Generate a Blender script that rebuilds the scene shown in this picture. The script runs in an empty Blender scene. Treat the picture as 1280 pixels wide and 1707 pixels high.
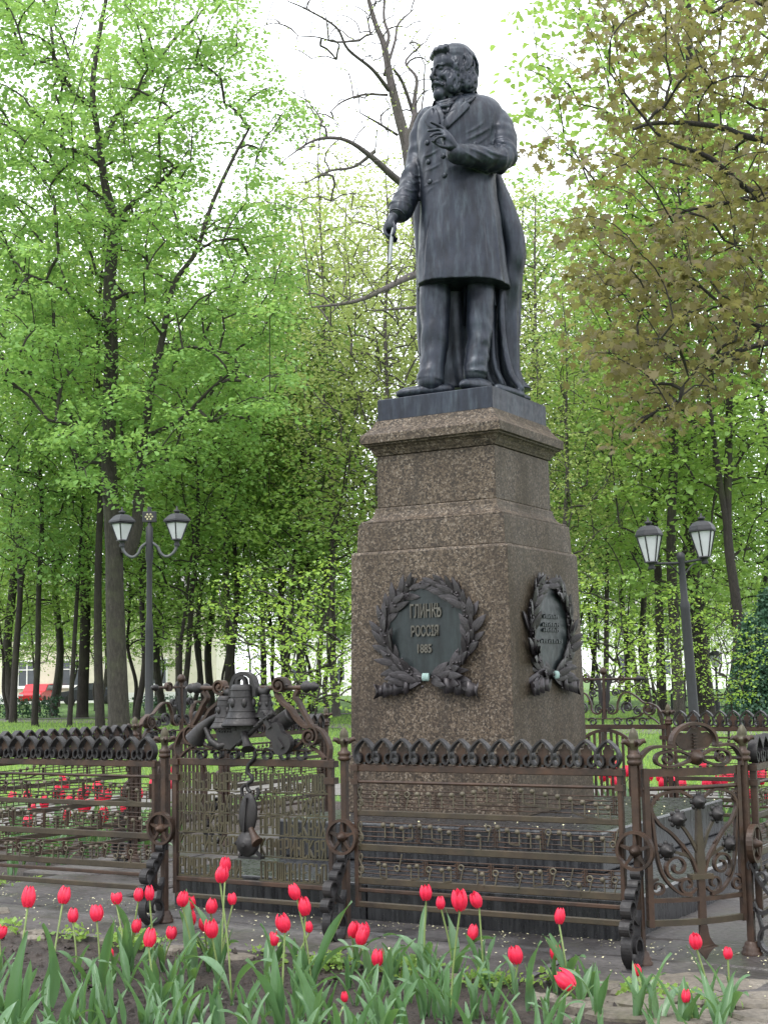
import bpy, math, random
import numpy as np
from mathutils import Vector, Matrix
from mathutils.bvhtree import BVHTree

# ------------------------------------------------------------------ scene, camera, sky, sun, exposure
S = bpy.context.scene
COL = S.collection
FPX, PITCH, ROLL, EYE = 2345.3, 0.1181, -0.018, 1.3
c_, s_ = math.cos(PITCH), math.sin(PITCH)
_r = np.array([1, 0, 0.]); _u = np.array([0, -s_, c_]); CW = np.array([0, c_, s_])
CR = math.cos(ROLL) * _r + math.sin(ROLL) * _u
CU = -math.sin(ROLL) * _r + math.cos(ROLL) * _u
cam_d = bpy.data.cameras.new('camera')
cam_d.sensor_fit = 'VERTICAL'; cam_d.sensor_height = 36.0
cam_d.lens = FPX / 1707 * 36; cam_d.clip_end = 2000; cam_d.clip_start = 0.05
cam = bpy.data.objects.new('camera', cam_d); COL.objects.link(cam)
M = Matrix(((CR[0], CU[0], -CW[0], 0), (CR[1], CU[1], -CW[1], 0), (CR[2], CU[2], -CW[2], EYE), (0, 0, 0, 1)))
cam.matrix_world = M
S.camera = cam

SUN_EL, SUN_AZ = math.radians(58), math.radians(-40)      # azimuth measured from -Y (towards the camera) to -X
wd = bpy.data.worlds.new('World'); S.world = wd; wd.use_nodes = True
nt = wd.node_tree; nt.nodes.clear()
sky = nt.nodes.new('ShaderNodeTexSky'); sky.sky_type = 'NISHITA'; sky.sun_disc = False
sky.sun_elevation = SUN_EL; sky.sun_rotation = math.radians(180) - SUN_AZ * -1
sky.dust_density = 6.0; sky.air_density = 1.2
mixw = nt.nodes.new('ShaderNodeMix'); mixw.data_type = 'RGBA'; mixw.inputs[0].default_value = 0.86
mixw.inputs[7].default_value = (12.6, 13.0, 13.6, 1)                 # closed cloud deck
bg = nt.nodes.new('ShaderNodeBackground'); bg.inputs[1].default_value = 0.11
wo = nt.nodes.new('ShaderNodeOutputWorld')
nt.links.new(sky.outputs[0], mixw.inputs[6]); nt.links.new(mixw.outputs[2], bg.inputs[0]); nt.links.new(bg.outputs[0], wo.inputs[0])

sd = bpy.data.lights.new('sun', 'SUN'); sd.energy = 1.5; sd.angle = math.radians(25); sd.color = (1, 0.96, 0.9)
sun = bpy.data.objects.new('sun', sd); COL.objects.link(sun)
sdir = Vector((-math.sin(-SUN_AZ) * math.cos(SUN_EL), -math.cos(SUN_AZ) * math.cos(SUN_EL), math.sin(SUN_EL)))
sun.rotation_euler = sdir.to_track_quat('Z', 'Y').to_euler()

S.render.engine = 'CYCLES'
S.view_settings.view_transform = 'Standard'
try: S.view_settings.look = 'None'
except Exception: pass
S.view_settings.exposure = 1.0
S.view_settings.gamma = 1.0
S.cycles.max_bounces = 8; S.cycles.diffuse_bounces = 4; S.cycles.glossy_bounces = 3
S.cycles.transmission_bounces = 4; S.cycles.transparent_max_bounces = 4

# ------------------------------------------------------------------ measuring helpers
CX = np.array([.5687, 9.7633]); YAW = .524; FW = 2.501
NV = np.array([-math.sin(YAW), -math.cos(YAW)]); TV = np.array([math.cos(YAW), -math.sin(YAW)])
def ray(x, y): return (x - 640) / FPX * CR - (y - 853.5) / FPX * CU + CW
def at_depth(x, y, Y):
    d = ray(x, y); return np.array([0, 0, EYE]) + d * (Y / d[1])
def on_ground(x, y, z=0.0):
    d = ray(x, y); return np.array([0, 0, EYE]) + d * ((z - EYE) / d[2])
def base_at(px, Y, z=0.0):
    """ground point seen in image column px at distance Y"""
    y = 1131 + EYE * FPX / Y
    for _ in range(3):
        p = at_depth(px, y, Y); y += (p[2] - z) * FPX / Y
    return np.array([p[0], Y, z])
def on_plane(x, y, P, N):
    d = ray(x, y); l = (np.asarray(P) @ N) / (d[:2] @ N); return np.array([0, 0, EYE]) + l * d
def project(P):
    d = np.atleast_2d(P) - np.array([0, 0, EYE]); w = d @ CW
    return 640 + FPX * (d @ CR) / w, 853.5 - FPX * (d @ CU) / w
def nt_pos(n, t): return CX + n * NV + t * TV

# ------------------------------------------------------------------ objects
def thing(name, label, cat, loc=(0, 0, 0), rotz=0.0, group=None):
    o = bpy.data.objects.new(name, None); COL.objects.link(o)
    o.empty_display_size = 0.1
    o.location = loc; o.rotation_euler = (0, 0, rotz)
    tag(o, label, cat, group); return o
def tag(o, label=None, cat=None, group=None, kind=None):
    if label: o['label'] = label
    if cat: o['category'] = cat
    if group: o['group'] = group
    if kind: o['kind'] = kind
    return o
def obj(name, me, mat=None, parent=None, loc=None, rot=None, scale=None):
    o = bpy.data.objects.new(name, me); COL.objects.link(o)
    if mat is not None and len(me.materials) == 0: me.materials.append(mat)
    if parent is not None: o.parent = parent
    if loc is not None: o.location = loc
    if rot is not None: o.rotation_euler = rot
    if scale is not None: o.scale = (scale,) * 3 if isinstance(scale, (int, float)) else scale
    return o
def copy_tree(o, parent=None):
    c = o.copy(); COL.objects.link(c); c.parent = parent
    for ch in list(o.children): copy_tree(ch, c)
    return c
def bevel(o, w=.006, seg=2):
    m = o.modifiers.new('bevel', 'BEVEL'); m.width = w; m.segments = seg; m.limit_method = 'ANGLE'; m.angle_limit = math.radians(40)
    return o

def np_mesh(name, V, F, smooth=False, lv=None):
    V = np.ascontiguousarray(V, dtype=np.float32); F = np.ascontiguousarray(F, dtype=np.int32)
    me = bpy.data.meshes.new(name); m, k = F.shape
    me.vertices.add(len(V)); me.vertices.foreach_set('co', V.ravel())
    me.loops.add(m * k); me.loops.foreach_set('vertex_index', F.ravel())
    me.polygons.add(m); me.polygons.foreach_set('loop_start', np.arange(0, m * k, k, dtype=np.int32))
    if smooth: me.polygons.foreach_set('use_smooth', np.ones(m, dtype=bool))
    me.update(calc_edges=True)
    if lv is not None:
        a = me.attributes.new('lv', 'FLOAT', 'POINT'); a.data.foreach_set('value', np.ascontiguousarray(lv, dtype=np.float32))
    return me

class MB:
    """mesh builder: collects shapes, builds one mesh"""
    def __init__(self): self.v = []; self.f = []; self.sm = []; self.mt = None
    def add(self, vs, fs, smooth=False):
        n = len(self.v)
        if self.mt is not None: vs = [tuple(self.mt @ Vector(p)) for p in vs]
        self.v += [tuple(map(float, p)) for p in vs]; self.f += [tuple(i + n for i in q) for q in fs]; self.sm += [smooth] * len(fs)
        return self
    def box(self, x0, x1, y0, y1, z0, z1):
        return self.add([(x0, y0, z0), (x1, y0, z0), (x1, y1, z0), (x0, y1, z0), (x0, y0, z1), (x1, y0, z1), (x1, y1, z1), (x0, y1, z1)],
                        [(0, 3, 2, 1), (4, 5, 6, 7), (0, 1, 5, 4), (1, 2, 6, 5), (2, 3, 7, 6), (3, 0, 4, 7)])
    def tube(self, pts, r, seg=8, closed=False, smooth=True, sy=1.0):
        pts = [np.array(p, float) for p in pts]; n = len(pts)
        rs = list(r) if hasattr(r, '__len__') else [r] * n
        vs = []; fs = []; ref = None
        for i in range(n):
            a = pts[(i - 1) % n] if (closed or i > 0) else pts[i]; b = pts[(i + 1) % n] if (closed or i < n - 1) else pts[i]
            d = b - a; L = np.linalg.norm(d); d = d / L if L > 1e-9 else np.array([0, 0, 1.])
            if ref is None:
                ref = np.array([0, 1., 0]) if abs(d[1]) < .8 else np.array([1., 0, 0])
            ref = ref - d * (ref @ d); l2 = np.linalg.norm(ref)
            ref = ref / l2 if l2 > 1e-6 else np.array([1., 0, 0]); e = np.cross(d, ref)
            for k in range(seg):
                t = 2 * math.pi * k / seg
                vs.append(pts[i] + rs[i] * (math.cos(t) * ref * sy + math.sin(t) * e))
        m = n if closed else n - 1
        for i in range(m):
            for k in range(seg):
                a = i * seg + k; b = i * seg + (k + 1) % seg; c = ((i + 1) % n) * seg + (k + 1) % seg; d = ((i + 1) % n) * seg + k
                fs.append((a, b, c, d))
        self.add(vs, fs, smooth)
        if not closed:
            self.add([vs[k] for k in range(seg)], [tuple(range(seg))[::-1]]); self.add([vs[(n - 1) * seg + k] for k in range(seg)], [tuple(range(seg))])
        return self
    def ribbon(self, path, w, d, y0=0.0, closed=False, taper=None):
        """flat bar of in-plane thickness w and depth d (along y) following a path in the xz plane"""
        P = [np.array(p, float) for p in path]; n = len(P); vs = []; fs = []
        for i in range(n):
            a = P[(i - 1) % n] if (closed or i > 0) else P[i]; b = P[(i + 1) % n] if (closed or i < n - 1) else P[i]
            t = b - a; t /= (np.linalg.norm(t) + 1e-9); nn = np.array([-t[1], t[0]]); ww = w * (taper[i] if taper is not None else 1)
            for (s, yy) in ((.5, -.5), (.5, .5), (-.5, .5), (-.5, -.5)):
                q = P[i] + nn * ww * s; vs.append((q[0], y0 + yy * d, q[1]))
        for i in range(n if closed else n - 1):
            j = (i + 1) % n
            for k in range(4): fs.append((i * 4 + k, j * 4 + k, j * 4 + (k + 1) % 4, i * 4 + (k + 1) % 4))
        if not closed: fs += [(0, 1, 2, 3), ((n - 1) * 4 + 3, (n - 1) * 4 + 2, (n - 1) * 4 + 1, (n - 1) * 4)]
        return self.add(vs, fs)
    def lathe(self, prof, seg=16, c=(0, 0, 0), smooth=True):
        vs = []; fs = []; n = len(prof)
        for (r, z) in prof:
            for k in range(seg):
                a = 2 * math.pi * k / seg; vs.append((c[0] + r * math.cos(a), c[1] + r * math.sin(a), c[2] + z))
        for i in range(n - 1):
            for k in range(seg): fs.append((i * seg + k, i * seg + (k + 1) % seg, (i + 1) * seg + (k + 1) % seg, (i + 1) * seg + k))
        self.add(vs, fs, smooth)
        self.add(vs[:seg], [tuple(range(seg))[::-1]]); return self.add(vs[-seg:], [tuple(range(seg))])
    def ell(self, c, r, seg=12, rings=8, rot=None):
        r = (r, r, r) if isinstance(r, (int, float)) else r
        vs = [(0, 0, 1.)]; fs = []
        for i in range(1, rings):
            p = math.pi * i / rings
            for k in range(seg):
                a = 2 * math.pi * k / seg; vs.append((math.sin(p) * math.cos(a), math.sin(p) * math.sin(a), math.cos(p)))
        vs.append((0, 0, -1.)); L = len(vs) - 1
        for k in range(seg):
            fs.append((0, 1 + k, 1 + (k + 1) % seg)); fs.append((L, L - seg + (k + 1) % seg, L - seg + k))
        for i in range(rings - 2):
            for k in range(seg): fs.append((1 + i * seg + k, 1 + (i + 1) * seg + k, 1 + (i + 1) * seg + (k + 1) % seg, 1 + i * seg + (k + 1) % seg))
        V = np.array(vs) * np.array(r)
        if rot is not None: V = V @ np.array(rot.to_3x3()).T if hasattr(rot, 'to_3x3') else V @ np.array(rot).T
        return self.add(V + np.array(c), fs, True)
    def prism(self, poly, y0, y1):
        n = len(poly); vs = [(p[0], y0, p[1]) for p in poly] + [(p[0], y1, p[1]) for p in poly]
        fs = [tuple(range(n)), tuple(range(n, 2 * n))[::-1]] + [(i, i + n, (i + 1) % n + n, (i + 1) % n) for i in range(n)]
        return self.add(vs, fs)
    def square(self, prof, smooth=False):
        """square plan stack: list of (half width, z)"""
        vs = []; fs = []
        for (w, z) in prof: vs += [(-w, -w, z), (w, -w, z), (w, w, z), (-w, w, z)]
        for i in range(len(prof) - 1):
            for k in range(4): fs.append((i * 4 + k, i * 4 + (k + 1) % 4, i * 4 + 4 + (k + 1) % 4, i * 4 + 4 + k))
        n = len(vs); fs += [(3, 2, 1, 0), (n - 4, n - 3, n - 2, n - 1)]
        return self.add(vs, fs, smooth)
    def mesh(self, name):
        me = bpy.data.meshes.new(name); me.from_pydata(self.v, [], self.f); me.update()
        me.polygons.foreach_set('use_smooth', np.array(self.sm, dtype=bool)); return me
    def build(self, name, mat, parent=None, **k): return obj(name, self.mesh(name), mat, parent, **k)

def spiral(cx, cz, r0, r1, a0, a1, n=18):
    return [(cx + (r0 + (r1 - r0) * i / (n - 1)) * math.cos(math.radians(a0 + (a1 - a0) * i / (n - 1))),
             cz + (r0 + (r1 - r0) * i / (n - 1)) * math.sin(math.radians(a0 + (a1 - a0) * i / (n - 1)))) for i in range(n)]
def smooth_path(pts, n=6, closed=False):
    """Catmull-Rom through points of any dimension"""
    P = [np.array(p, float) for p in pts]; out = []
    m = len(P)
    for i in range(m if closed else m - 1):
        p0 = P[(i - 1) % m] if (closed or i > 0) else 2 * P[0] - P[1]; p1 = P[i]; p2 = P[(i + 1) % m]
        p3 = P[(i + 2) % m] if (closed or i < m - 2) else 2 * P[-1] - P[-2]
        for k in range(n):
            t = k / n
            out.append(.5 * ((2 * p1) + (-p0 + p2) * t + (2 * p0 - 5 * p1 + 4 * p2 - p3) * t * t + (-p0 + 3 * p1 - 3 * p2 + p3) * t ** 3))
    if not closed: out.append(P[-1])
    return out

# ------------------------------------------------------------------ materials
class NT:
    def __init__(self, name):
        self.m = bpy.data.materials.new(name); self.m.use_nodes = True; self.t = self.m.node_tree; self.t.nodes.clear()
        self.out = self.n('ShaderNodeOutputMaterial'); self.tc = self.n('ShaderNodeTexCoord')
    def n(self, ty, **k):
        x = self.t.nodes.new(ty)
        for a, b in k.items(): setattr(x, a, b)
        return x
    def l(self, a, b): self.t.links.new(a, b)
    def map(self, scale=(1, 1, 1), src='Object', loc=(0, 0, 0)):
        mp = self.n('ShaderNodeMapping'); mp.inputs['Scale'].default_value = scale; mp.inputs['Location'].default_value = loc
        if src == 'World':
            g = self.n('ShaderNodeNewGeometry'); self.l(g.outputs['Position'], mp.inputs[0])
        else: self.l(self.tc.outputs[src], mp.inputs[0])
        return mp.outputs[0]
    def noise(self, vec, scale=5, detail=4, rough=.55, dist=0):
        x = self.n('ShaderNodeTexNoise'); x.inputs['Scale'].default_value = scale; x.inputs['Detail'].default_value = detail
        x.inputs['Roughness'].default_value = rough; x.inputs['Distortion'].default_value = dist; self.l(vec, x.inputs['Vector']); return x.outputs[0]
    def vor(self, vec, scale=5, feature='F1', out='Distance', rand=1):
        x = self.n('ShaderNodeTexVoronoi'); x.feature = feature; x.inputs['Scale'].default_value = scale; x.inputs['Randomness'].default_value = rand
        self.l(vec, x.inputs['Vector']); return x.outputs[out]
    def ramp(self, fac, stops, interp='LINEAR'):
        x = self.n('ShaderNodeValToRGB'); cr = x.color_ramp; cr.interpolation = interp
        while len(cr.elements) < len(stops): cr.elements.new(.5)
        for e, (p, col) in zip(cr.elements, stops):
            e.position = p; e.color = (col, col, col, 1) if isinstance(col, (int, float)) else (*col, 1)
        self.l(fac, x.inputs[0]); return x.outputs[0]
    def mix(self, fac, a, b, mode='MIX'):
        x = self.n('ShaderNodeMix'); x.data_type = 'RGBA'; x.blend_type = mode
        for s, i in ((fac, 0), (a, 6), (b, 7)):
            if hasattr(s, 'links'): self.l(s, x.inputs[i])
            elif isinstance(s, (int, float)): x.inputs[i].default_value = s if i == 0 else (s, s, s, 1)
            else: x.inputs[i].default_value = (*s, 1)
        return x.outputs[2]
    def math(self, op, a, b=0.0):
        x = self.n('ShaderNodeMath'); x.operation = op
        for s, i in ((a, 0), (b, 1)):
            if hasattr(s, 'links'): self.l(s, x.inputs[i])
            else: x.inputs[i].default_value = s
        return x.outputs[0]
    def bump(self, h, strength=.3, dist=.01):
        x = self.n('ShaderNodeBump'); x.inputs['Strength'].default_value = strength; x.inputs['Distance'].default_value = dist; self.l(h, x.inputs['Height']); return x.outputs[0]
    def pbr(self, col, rough=.6, metal=0.0, normal=None, spec=.5, coat=0.0):
        b = self.n('ShaderNodeBsdfPrincipled')
        for s, k in ((col, 'Base Color'), (rough, 'Roughness'), (metal, 'Metallic'), (spec, 'Specular IOR Level'), (coat, 'Coat Weight')):
            if hasattr(s, 'links'): self.l(s, b.inputs[k])
            elif isinstance(s, tuple): b.inputs[k].default_value = (*s, 1)
            else: b.inputs[k].default_value = s
        if normal is not None: self.l(normal, b.inputs['Normal'])
        self.b = b; self.l(b.outputs[0], self.out.inputs[0]); return self.m

def m_granite(name, algae_shade=False):
    t = NT(name); v = t.map()
    dn = t.n('ShaderNodeVectorMath', operation='ADD'); nz = t.n('ShaderNodeTexNoise'); nz.inputs['Scale'].default_value = 60; t.l(v, nz.inputs['Vector']); sc = t.n('ShaderNodeVectorMath', operation='SCALE'); sc.inputs['Scale'].default_value = .014; t.l(nz.outputs['Color'], sc.inputs[0]); t.l(v, dn.inputs[0]); t.l(sc.outputs[0], dn.inputs[1])
    cell = t.vor(dn.outputs[0], 88, out='Color'); g = t.n('ShaderNodeSeparateColor'); t.l(cell, g.inputs[0])
    base = t.ramp(g.outputs[0], [(0, (.010, .008, .006)), (.2, (.034, .024, .016)), (.42, (.072, .053, .036)), (.62, (.108, .081, .056)), (.82, (.148, .115, .083)), (1, (.21, .178, .145))])
    fine = t.noise(v, 120, 3); base = t.mix(t.ramp(fine, [(.42, 0.0), (.62, .75)]), base, (.03, .022, .017))
    big = t.noise(t.map((1, 1, .35)), 3.2, 5); base = t.mix(t.ramp(big, [(.4, 0), (.75, .55)]), base, (.04, .031, .024))
    stn = t.noise(t.map((5, 5, .35), loc=(2, 5, 1)), 3.4, 6, .65); base = t.mix(t.ramp(stn, [(.5, 0), (.68, .65)]), base, (.024, .019, .015))
    if algae_shade:  # algae stain that also paints shade onto the right-hand face
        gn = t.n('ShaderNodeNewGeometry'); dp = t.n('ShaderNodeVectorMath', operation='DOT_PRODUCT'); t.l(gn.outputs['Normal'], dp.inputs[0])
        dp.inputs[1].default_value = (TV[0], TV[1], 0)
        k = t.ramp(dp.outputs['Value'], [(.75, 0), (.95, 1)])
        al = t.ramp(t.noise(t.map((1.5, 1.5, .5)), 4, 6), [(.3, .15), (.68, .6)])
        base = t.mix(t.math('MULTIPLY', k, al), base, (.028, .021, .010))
    rough = t.ramp(big, [(.3, .55), (.7, .78)])
    return t.pbr(base, rough, 0, t.bump(fine, .25, .004), spec=.3)
def m_stepstone():
    t = NT('dark_step_granite'); v = t.map()
    st = t.noise(t.map((7, 7, .7)), 5, 6, .65); st2 = t.noise(t.map((22, 22, 1.2)), 4, 4)
    col = t.ramp(st, [(.3, (.006, .0065, .009)), (.5, (.016, .017, .02)), (.72, (.05, .052, .056))])
    col = t.mix(t.ramp(st2, [(.5, 0), (.7, .6)]), col, (.012, .012, .014))
    fl = t.vor(v, 75); col = t.mix(t.ramp(fl, [(.05, .7), (.12, 0)]), col, (.3, .29, .26))
    return t.pbr(col, t.ramp(st, [(.3, .18), (.7, .42)]), 0, t.bump(st2, .15, .004))
def m_bronze(name, dark=(.005, .0068, .0125), mid=(.0145, .0195, .032), pat=(.075, .098, .115), metal=.4, amt=.42):
    t = NT(name); v = t.map()
    a = t.noise(t.map((5, 5, 1.6)), 3, 6, .62); b = t.noise(v, 26, 4)
    col = t.ramp(a, [(.3, dark), (.62, mid)]); col = t.mix(t.ramp(t.noise(t.map((7, 7, 1.2), loc=(3, 1, 0)), 3.2, 6, .65), [(.48, 0), (.72, amt)]), col, pat)
    return t.pbr(col, t.ramp(b, [(.3, .32), (.7, .52)]), metal, t.bump(b, .16, .006))
def m_iron(name, c0=(.013, .0072, .005), c1=(.050, .025, .014), moss=0.0, rough=(.42, .7)):
    t = NT(name); v = t.map(src='World')
    a = t.noise(v, 9, 6, .6); b = t.noise(v, 70, 4)
    col = t.ramp(a, [(.3, c0), (.65, c1), (.85, (c1[0] * 1.5, c1[1] * 1.25, c1[2] * 1.0))])
    if moss: col = t.mix(t.ramp(t.noise(v, 6, 5), [(.35, 0), (.6, moss)]), col, (.05, .045, .022))
    return t.pbr(col, t.ramp(b, [(.3, rough[0]), (.7, rough[1])]), .15, t.bump(b, .3, .003))
def m_stone(name, c0, c1, c2, scale=3, wet=.35, moss=0.0):
    t = NT(name); v = t.map(src='World')
    a = t.noise(v, scale, 7, .62); b = t.noise(v, scale * 14, 5); oi = t.n('ShaderNodeObjectInfo')
    col = t.ramp(a, [(.28, c0), (.5, c1), (.74, c2)]); col = t.mix(t.math('MULTIPLY', oi.outputs['Random'], .45), col, c0)
    col = t.mix(t.ramp(b, [(.35, .5), (.6, 0)]), col, tuple(x * .45 for x in c0))
    if moss: col = t.mix(t.ramp(t.noise(v, 2.6, 6, .7), [(.52, 0), (.66, moss)]), col, (.055, .06, .018))
    rg = t.ramp(t.noise(v, 2.2, 5), [(.35, wet), (.6, .8)])
    return t.pbr(col, rg, 0, t.bump(b, .5, .01))
def m_plain(name, col, rough=.5, metal=0.0, var=.25, scale=20):
    t = NT(name); v = t.map(); a = t.noise(v, scale, 4)
    return t.pbr(t.mix(t.ramp(a, [(.3, 0), (.7, 1)]), tuple(x * (1 - var) for x in col), tuple(min(1, x * (1 + var)) for x in col)), rough, metal)
def m_leaf(name, stops, trans=(.3, .42, .08), tw=.42, rough=.5):
    t = NT(name); a = t.n('ShaderNodeAttribute'); a.attribute_name = 'lv'; oi = t.n('ShaderNodeObjectInfo')
    f = t.math('ADD', t.math('MULTIPLY', a.outputs['Fac'], .8), t.math('MULTIPLY', oi.outputs['Random'], .2))
    col = t.ramp(f, stops)
    m = t.pbr(col, rough, 0, spec=.35)
    tr = t.n('ShaderNodeBsdfTranslucent'); t.l(t.mix(.6, col, trans), tr.inputs[0])
    mx = t.n('ShaderNodeMixShader'); mx.inputs[0].default_value = tw; t.l(t.b.outputs[0], mx.inputs[1]); t.l(tr.outputs[0], mx.inputs[2]); t.l(mx.outputs[0], t.out.inputs[0])
    return m
def m_bark(name, c0, c1, c2=(.2, .19, .16)):
    t = NT(name); v = t.map((1, 1, .3)); a = t.noise(v, 16, 8, .75); b = t.noise(v, 44, 4); w = t.noise(t.map(), 1.3, 4)
    col = t.ramp(a, [(.32, c0), (.6, c1), (.8, c2)]); col = t.mix(t.ramp(w, [(.5, 0), (.72, .5)]), col, (.06, .07, .03))
    return t.pbr(col, .9, 0, t.bump(t.math('ADD', a, b), .9, .04))

MT = {}
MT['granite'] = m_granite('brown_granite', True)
MT['step'] = m_stepstone()
MT['bronze'] = m_bronze('statue_bronze')
MT['bronze_plate'] = m_bronze('plaque_bronze', (.007, .010, .011), (.015, .021, .023), (.035, .05, .05), .3, .35)
MT['bronze_leaf'] = m_bronze('wreath_bronze', (.016, .014, .017), (.042, .037, .040), (.09, .083, .085), .4, .4)
MT['bronze_letter'] = m_bronze('letter_bronze', (.05, .047, .04), (.085, .08, .066), (.12, .11, .095), .3, .3)
MT['patina'] = m_plain('green_patina', (.25, .36, .34), .6)
MT['baton'] = m_plain('pale_metal', (.2, .22, .225), .4, .2)
MT['note'] = m_iron('note_iron', (.04, .033, .022), (.10, .085, .058), .3)  # paler than the fence iron: highlights on the notes put into the colour
MT['iron'] = m_iron('wrought_iron')
MT['iron_dark'] = m_iron('cast_iron_dark', (.008, .0075, .009), (.021, .0185, .019))
MT['iron_moss'] = m_iron('mossy_iron', (.020, .016, .009), (.06, .047, .024), .6)
MT['rail'] = m_iron('rail_iron', (.016, .011, .008), (.046, .031, .018), .3)
MT['paving'] = m_stone('flagstone', (.028, .025, .026), (.067, .060, .058), (.115, .103, .098), 2.2, .28, .25)
MT['rubble'] = m_stone('rubble_stone', (.07, .06, .048), (.15, .13, .105), (.23, .205, .17), 3, .6, .5)
MT['blossom'] = m_plain('fallen_blossom', (.55, .52, .32), .8)
MT['petal'] = None

# ================================================================== SETTING: ground, path, paving, beds
rng = np.random.default_rng(7); random.seed(7)
def m_grass():
    t = NT('lawn_grass'); v = t.map(src='World'); a = t.noise(v, .5, 5); b = t.noise(v, 30, 4)
    col = t.ramp(a, [(.3, (.055, .11, .022)), (.55, (.085, .17, .03)), (.75, (.12, .21, .045))]); col = t.mix(t.ramp(b, [(.3, .6), (.6, 0)]), col, (.03, .06, .012))
    return t.pbr(col, .9, 0, t.bump(b, .8, .05))
def m_soil():
    t = NT('bed_soil'); v = t.map(src='World'); a = t.noise(v, 6, 7, .7); b = t.noise(v, 55, 6, .7)
    col = t.ramp(a, [(.3, (.022, .016, .013)), (.55, (.05, .038, .031)), (.75, (.09, .072, .06))]); col = t.mix(t.ramp(b, [(.35, .7), (.6, 0)]), col, (.012, .009, .008))
    return t.pbr(col, .9, 0, t.bump(b, 1, .02))
MT['grass'] = m_grass(); MT['soil'] = m_soil()
MT['path'] = m_stone('path_asphalt', (.10, .095, .09), (.15, .142, .135), (.2, .19, .18), 1.5, .7)
GZ = -.06
g = MB(); g.add([(-400, -60, GZ), (400, -60, GZ), (400, 700, GZ), (-400, 700, GZ)], [(0, 1, 2, 3)])
tag(g.build('ground', MT['grass']), 'green lawn of the park', None, None, 'structure')

def strip(name, pts, w, z, mat):
    b = MB(); P = [np.array(p, float) for p in pts]; vs = []
    for i, p in enumerate(P):
        d = P[min(i + 1, len(P) - 1)] - P[max(i - 1, 0)]; d /= np.linalg.norm(d); nn = np.array([-d[1], d[0]])
        for s in (-.5, .5): q = p + nn * w * s; vs.append((q[0], q[1], z))
    b.add(vs, [(2 * i, 2 * i + 1, 2 * i + 3, 2 * i + 2) for i in range(len(P) - 1)])
    return tag(b.build(name, mat), kind='structure')
ring = [nt_pos(a, b) for a, b in ((-6.4, -6.4), (-6.4, 6.4), (6.4, 6.4))]
strip('path', [nt_pos(6.4, -6.4), nt_pos(-6.4, -6.4), nt_pos(-6.4, 6.8)], 2.2, GZ + .008, MT['path'])
strip('path', [(-40, 64), (-13, 54), (6, 34), (16, 27)], 2.6, GZ + .012, MT['path'])
strip('path', [(-70, 62), (-30, 58), (20, 56), (80, 60)], 1.6, GZ + .016, MT['path'])

def vnoise(x, y, seed=0):
    r = np.zeros_like(x)
    rr = np.random.default_rng(seed)
    for k in range(14):
        f = 1.5 * 1.38 ** k; a = rr.uniform(0, 6.28); ph = rr.uniform(0, 6.28)
        r += np.sin(f * (x * math.cos(a) + y * math.sin(a)) + ph + 1.7 * np.sin(f * .53 * (y * math.cos(a) - x * math.sin(a)) + ph * 2)) / (1 + k) ** .75
    return r / 3.0
def soil_sheet(n0, n1, t0, t1, res, seed, z=-.035, amp=.018):
    a = np.arange(n0, n1 + 1e-6, res); b = np.arange(t0, t1 + 1e-6, res); A, B = np.meshgrid(a, b, indexing='ij')
    X = CX[0] + A * NV[0] + B * TV[0]; Y = CX[1] + A * NV[1] + B * TV[1]; Z = z + amp * vnoise(X * 2.2, Y * 2.2, seed) + rng.normal(0, .004, X.shape)
    V = np.stack([X, Y, Z], -1).reshape(-1, 3); m, k = A.shape; I = np.arange(m * k).reshape(m, k)
    F = np.stack([I[:-1, :-1], I[:-1, 1:], I[1:, 1:], I[1:, :-1]], -1).reshape(-1, 4)
    return np_mesh('soil', V, F, True)
tag(obj('soil_bed', soil_sheet(2.0, 5.2, -4.4, 3.9, .03, 3), MT['soil']), 'dark soil of the tulip bed in front of the fence', None, None, 'structure')
tag(obj('soil_bed', soil_sheet(-4.6, 1.96, -4.9, -1.8, .07, 4), MT['soil']), kind='structure')
tag(obj('soil_bed', soil_sheet(-4.6, -1.8, -1.76, 4.9, .07, 5, -.036), MT['soil']), kind='structure')
tag(obj('soil_bed', soil_sheet(-1.76, 1.96, -1.76, 4.9, .09, 6, -.075, .01), MT['soil']), kind='structure')

# flagstones, each its own piece
pv = thing('paving', 'wet grey flagstone paving around the monument', None); del_keys = [k for k in ('category',) if k in pv]
tag(pv, kind='structure')
def slab(poly, z0, z1, parent, mat, name='flagstone', rnd=.008):
    P = [np.array(p, float) for p in poly]
    # subdivide edges for a worn outline
    Q = []
    for i, p in enumerate(P):
        q = P[(i + 1) % len(P)]; L = np.linalg.norm(q - p); m = max(1, int(L / .12))
        for k in range(m):
            w = p + (q - p) * k / m
            Q.append(w + (rng.normal(0, rnd, 2) if k else rng.normal(0, rnd * 1.5, 2)))
    cen = sum(Q) / len(Q); b = MB(); n = len(Q); vs = []
    for (s, z) in ((1.0, z0), (1.0, z1 - .012), (.0, z1)):
        for q in Q:
            if s: vs.append((q[0] - cen[0], q[1] - cen[1], z))
            else:
                d = q - cen; d = d * (1 - .014 / (np.linalg.norm(d) + 1e-6)); vs.append((d[0], d[1], z + rng.normal(0, .001)))
    fs = [(i, (i + 1) % n, n + (i + 1) % n, n + i) for i in range(n)] + [(n + i, n + (i + 1) % n, 2 * n + (i + 1) % n, 2 * n + i) for i in range(n)] + [tuple(range(2 * n, 3 * n))]
    b.add(vs, fs)
    o = b.build(name, mat, parent); o.location = (cen[0], cen[1], 0)
    o.rotation_euler = (rng.normal(0, .004), rng.normal(0, .004), 0)
    return o
rows = [2.96, 2.36, 1.86, 1.2, .55, -.1, -.75, -1.4, -1.95, -2.45, -2.95]
prev = None
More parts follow.
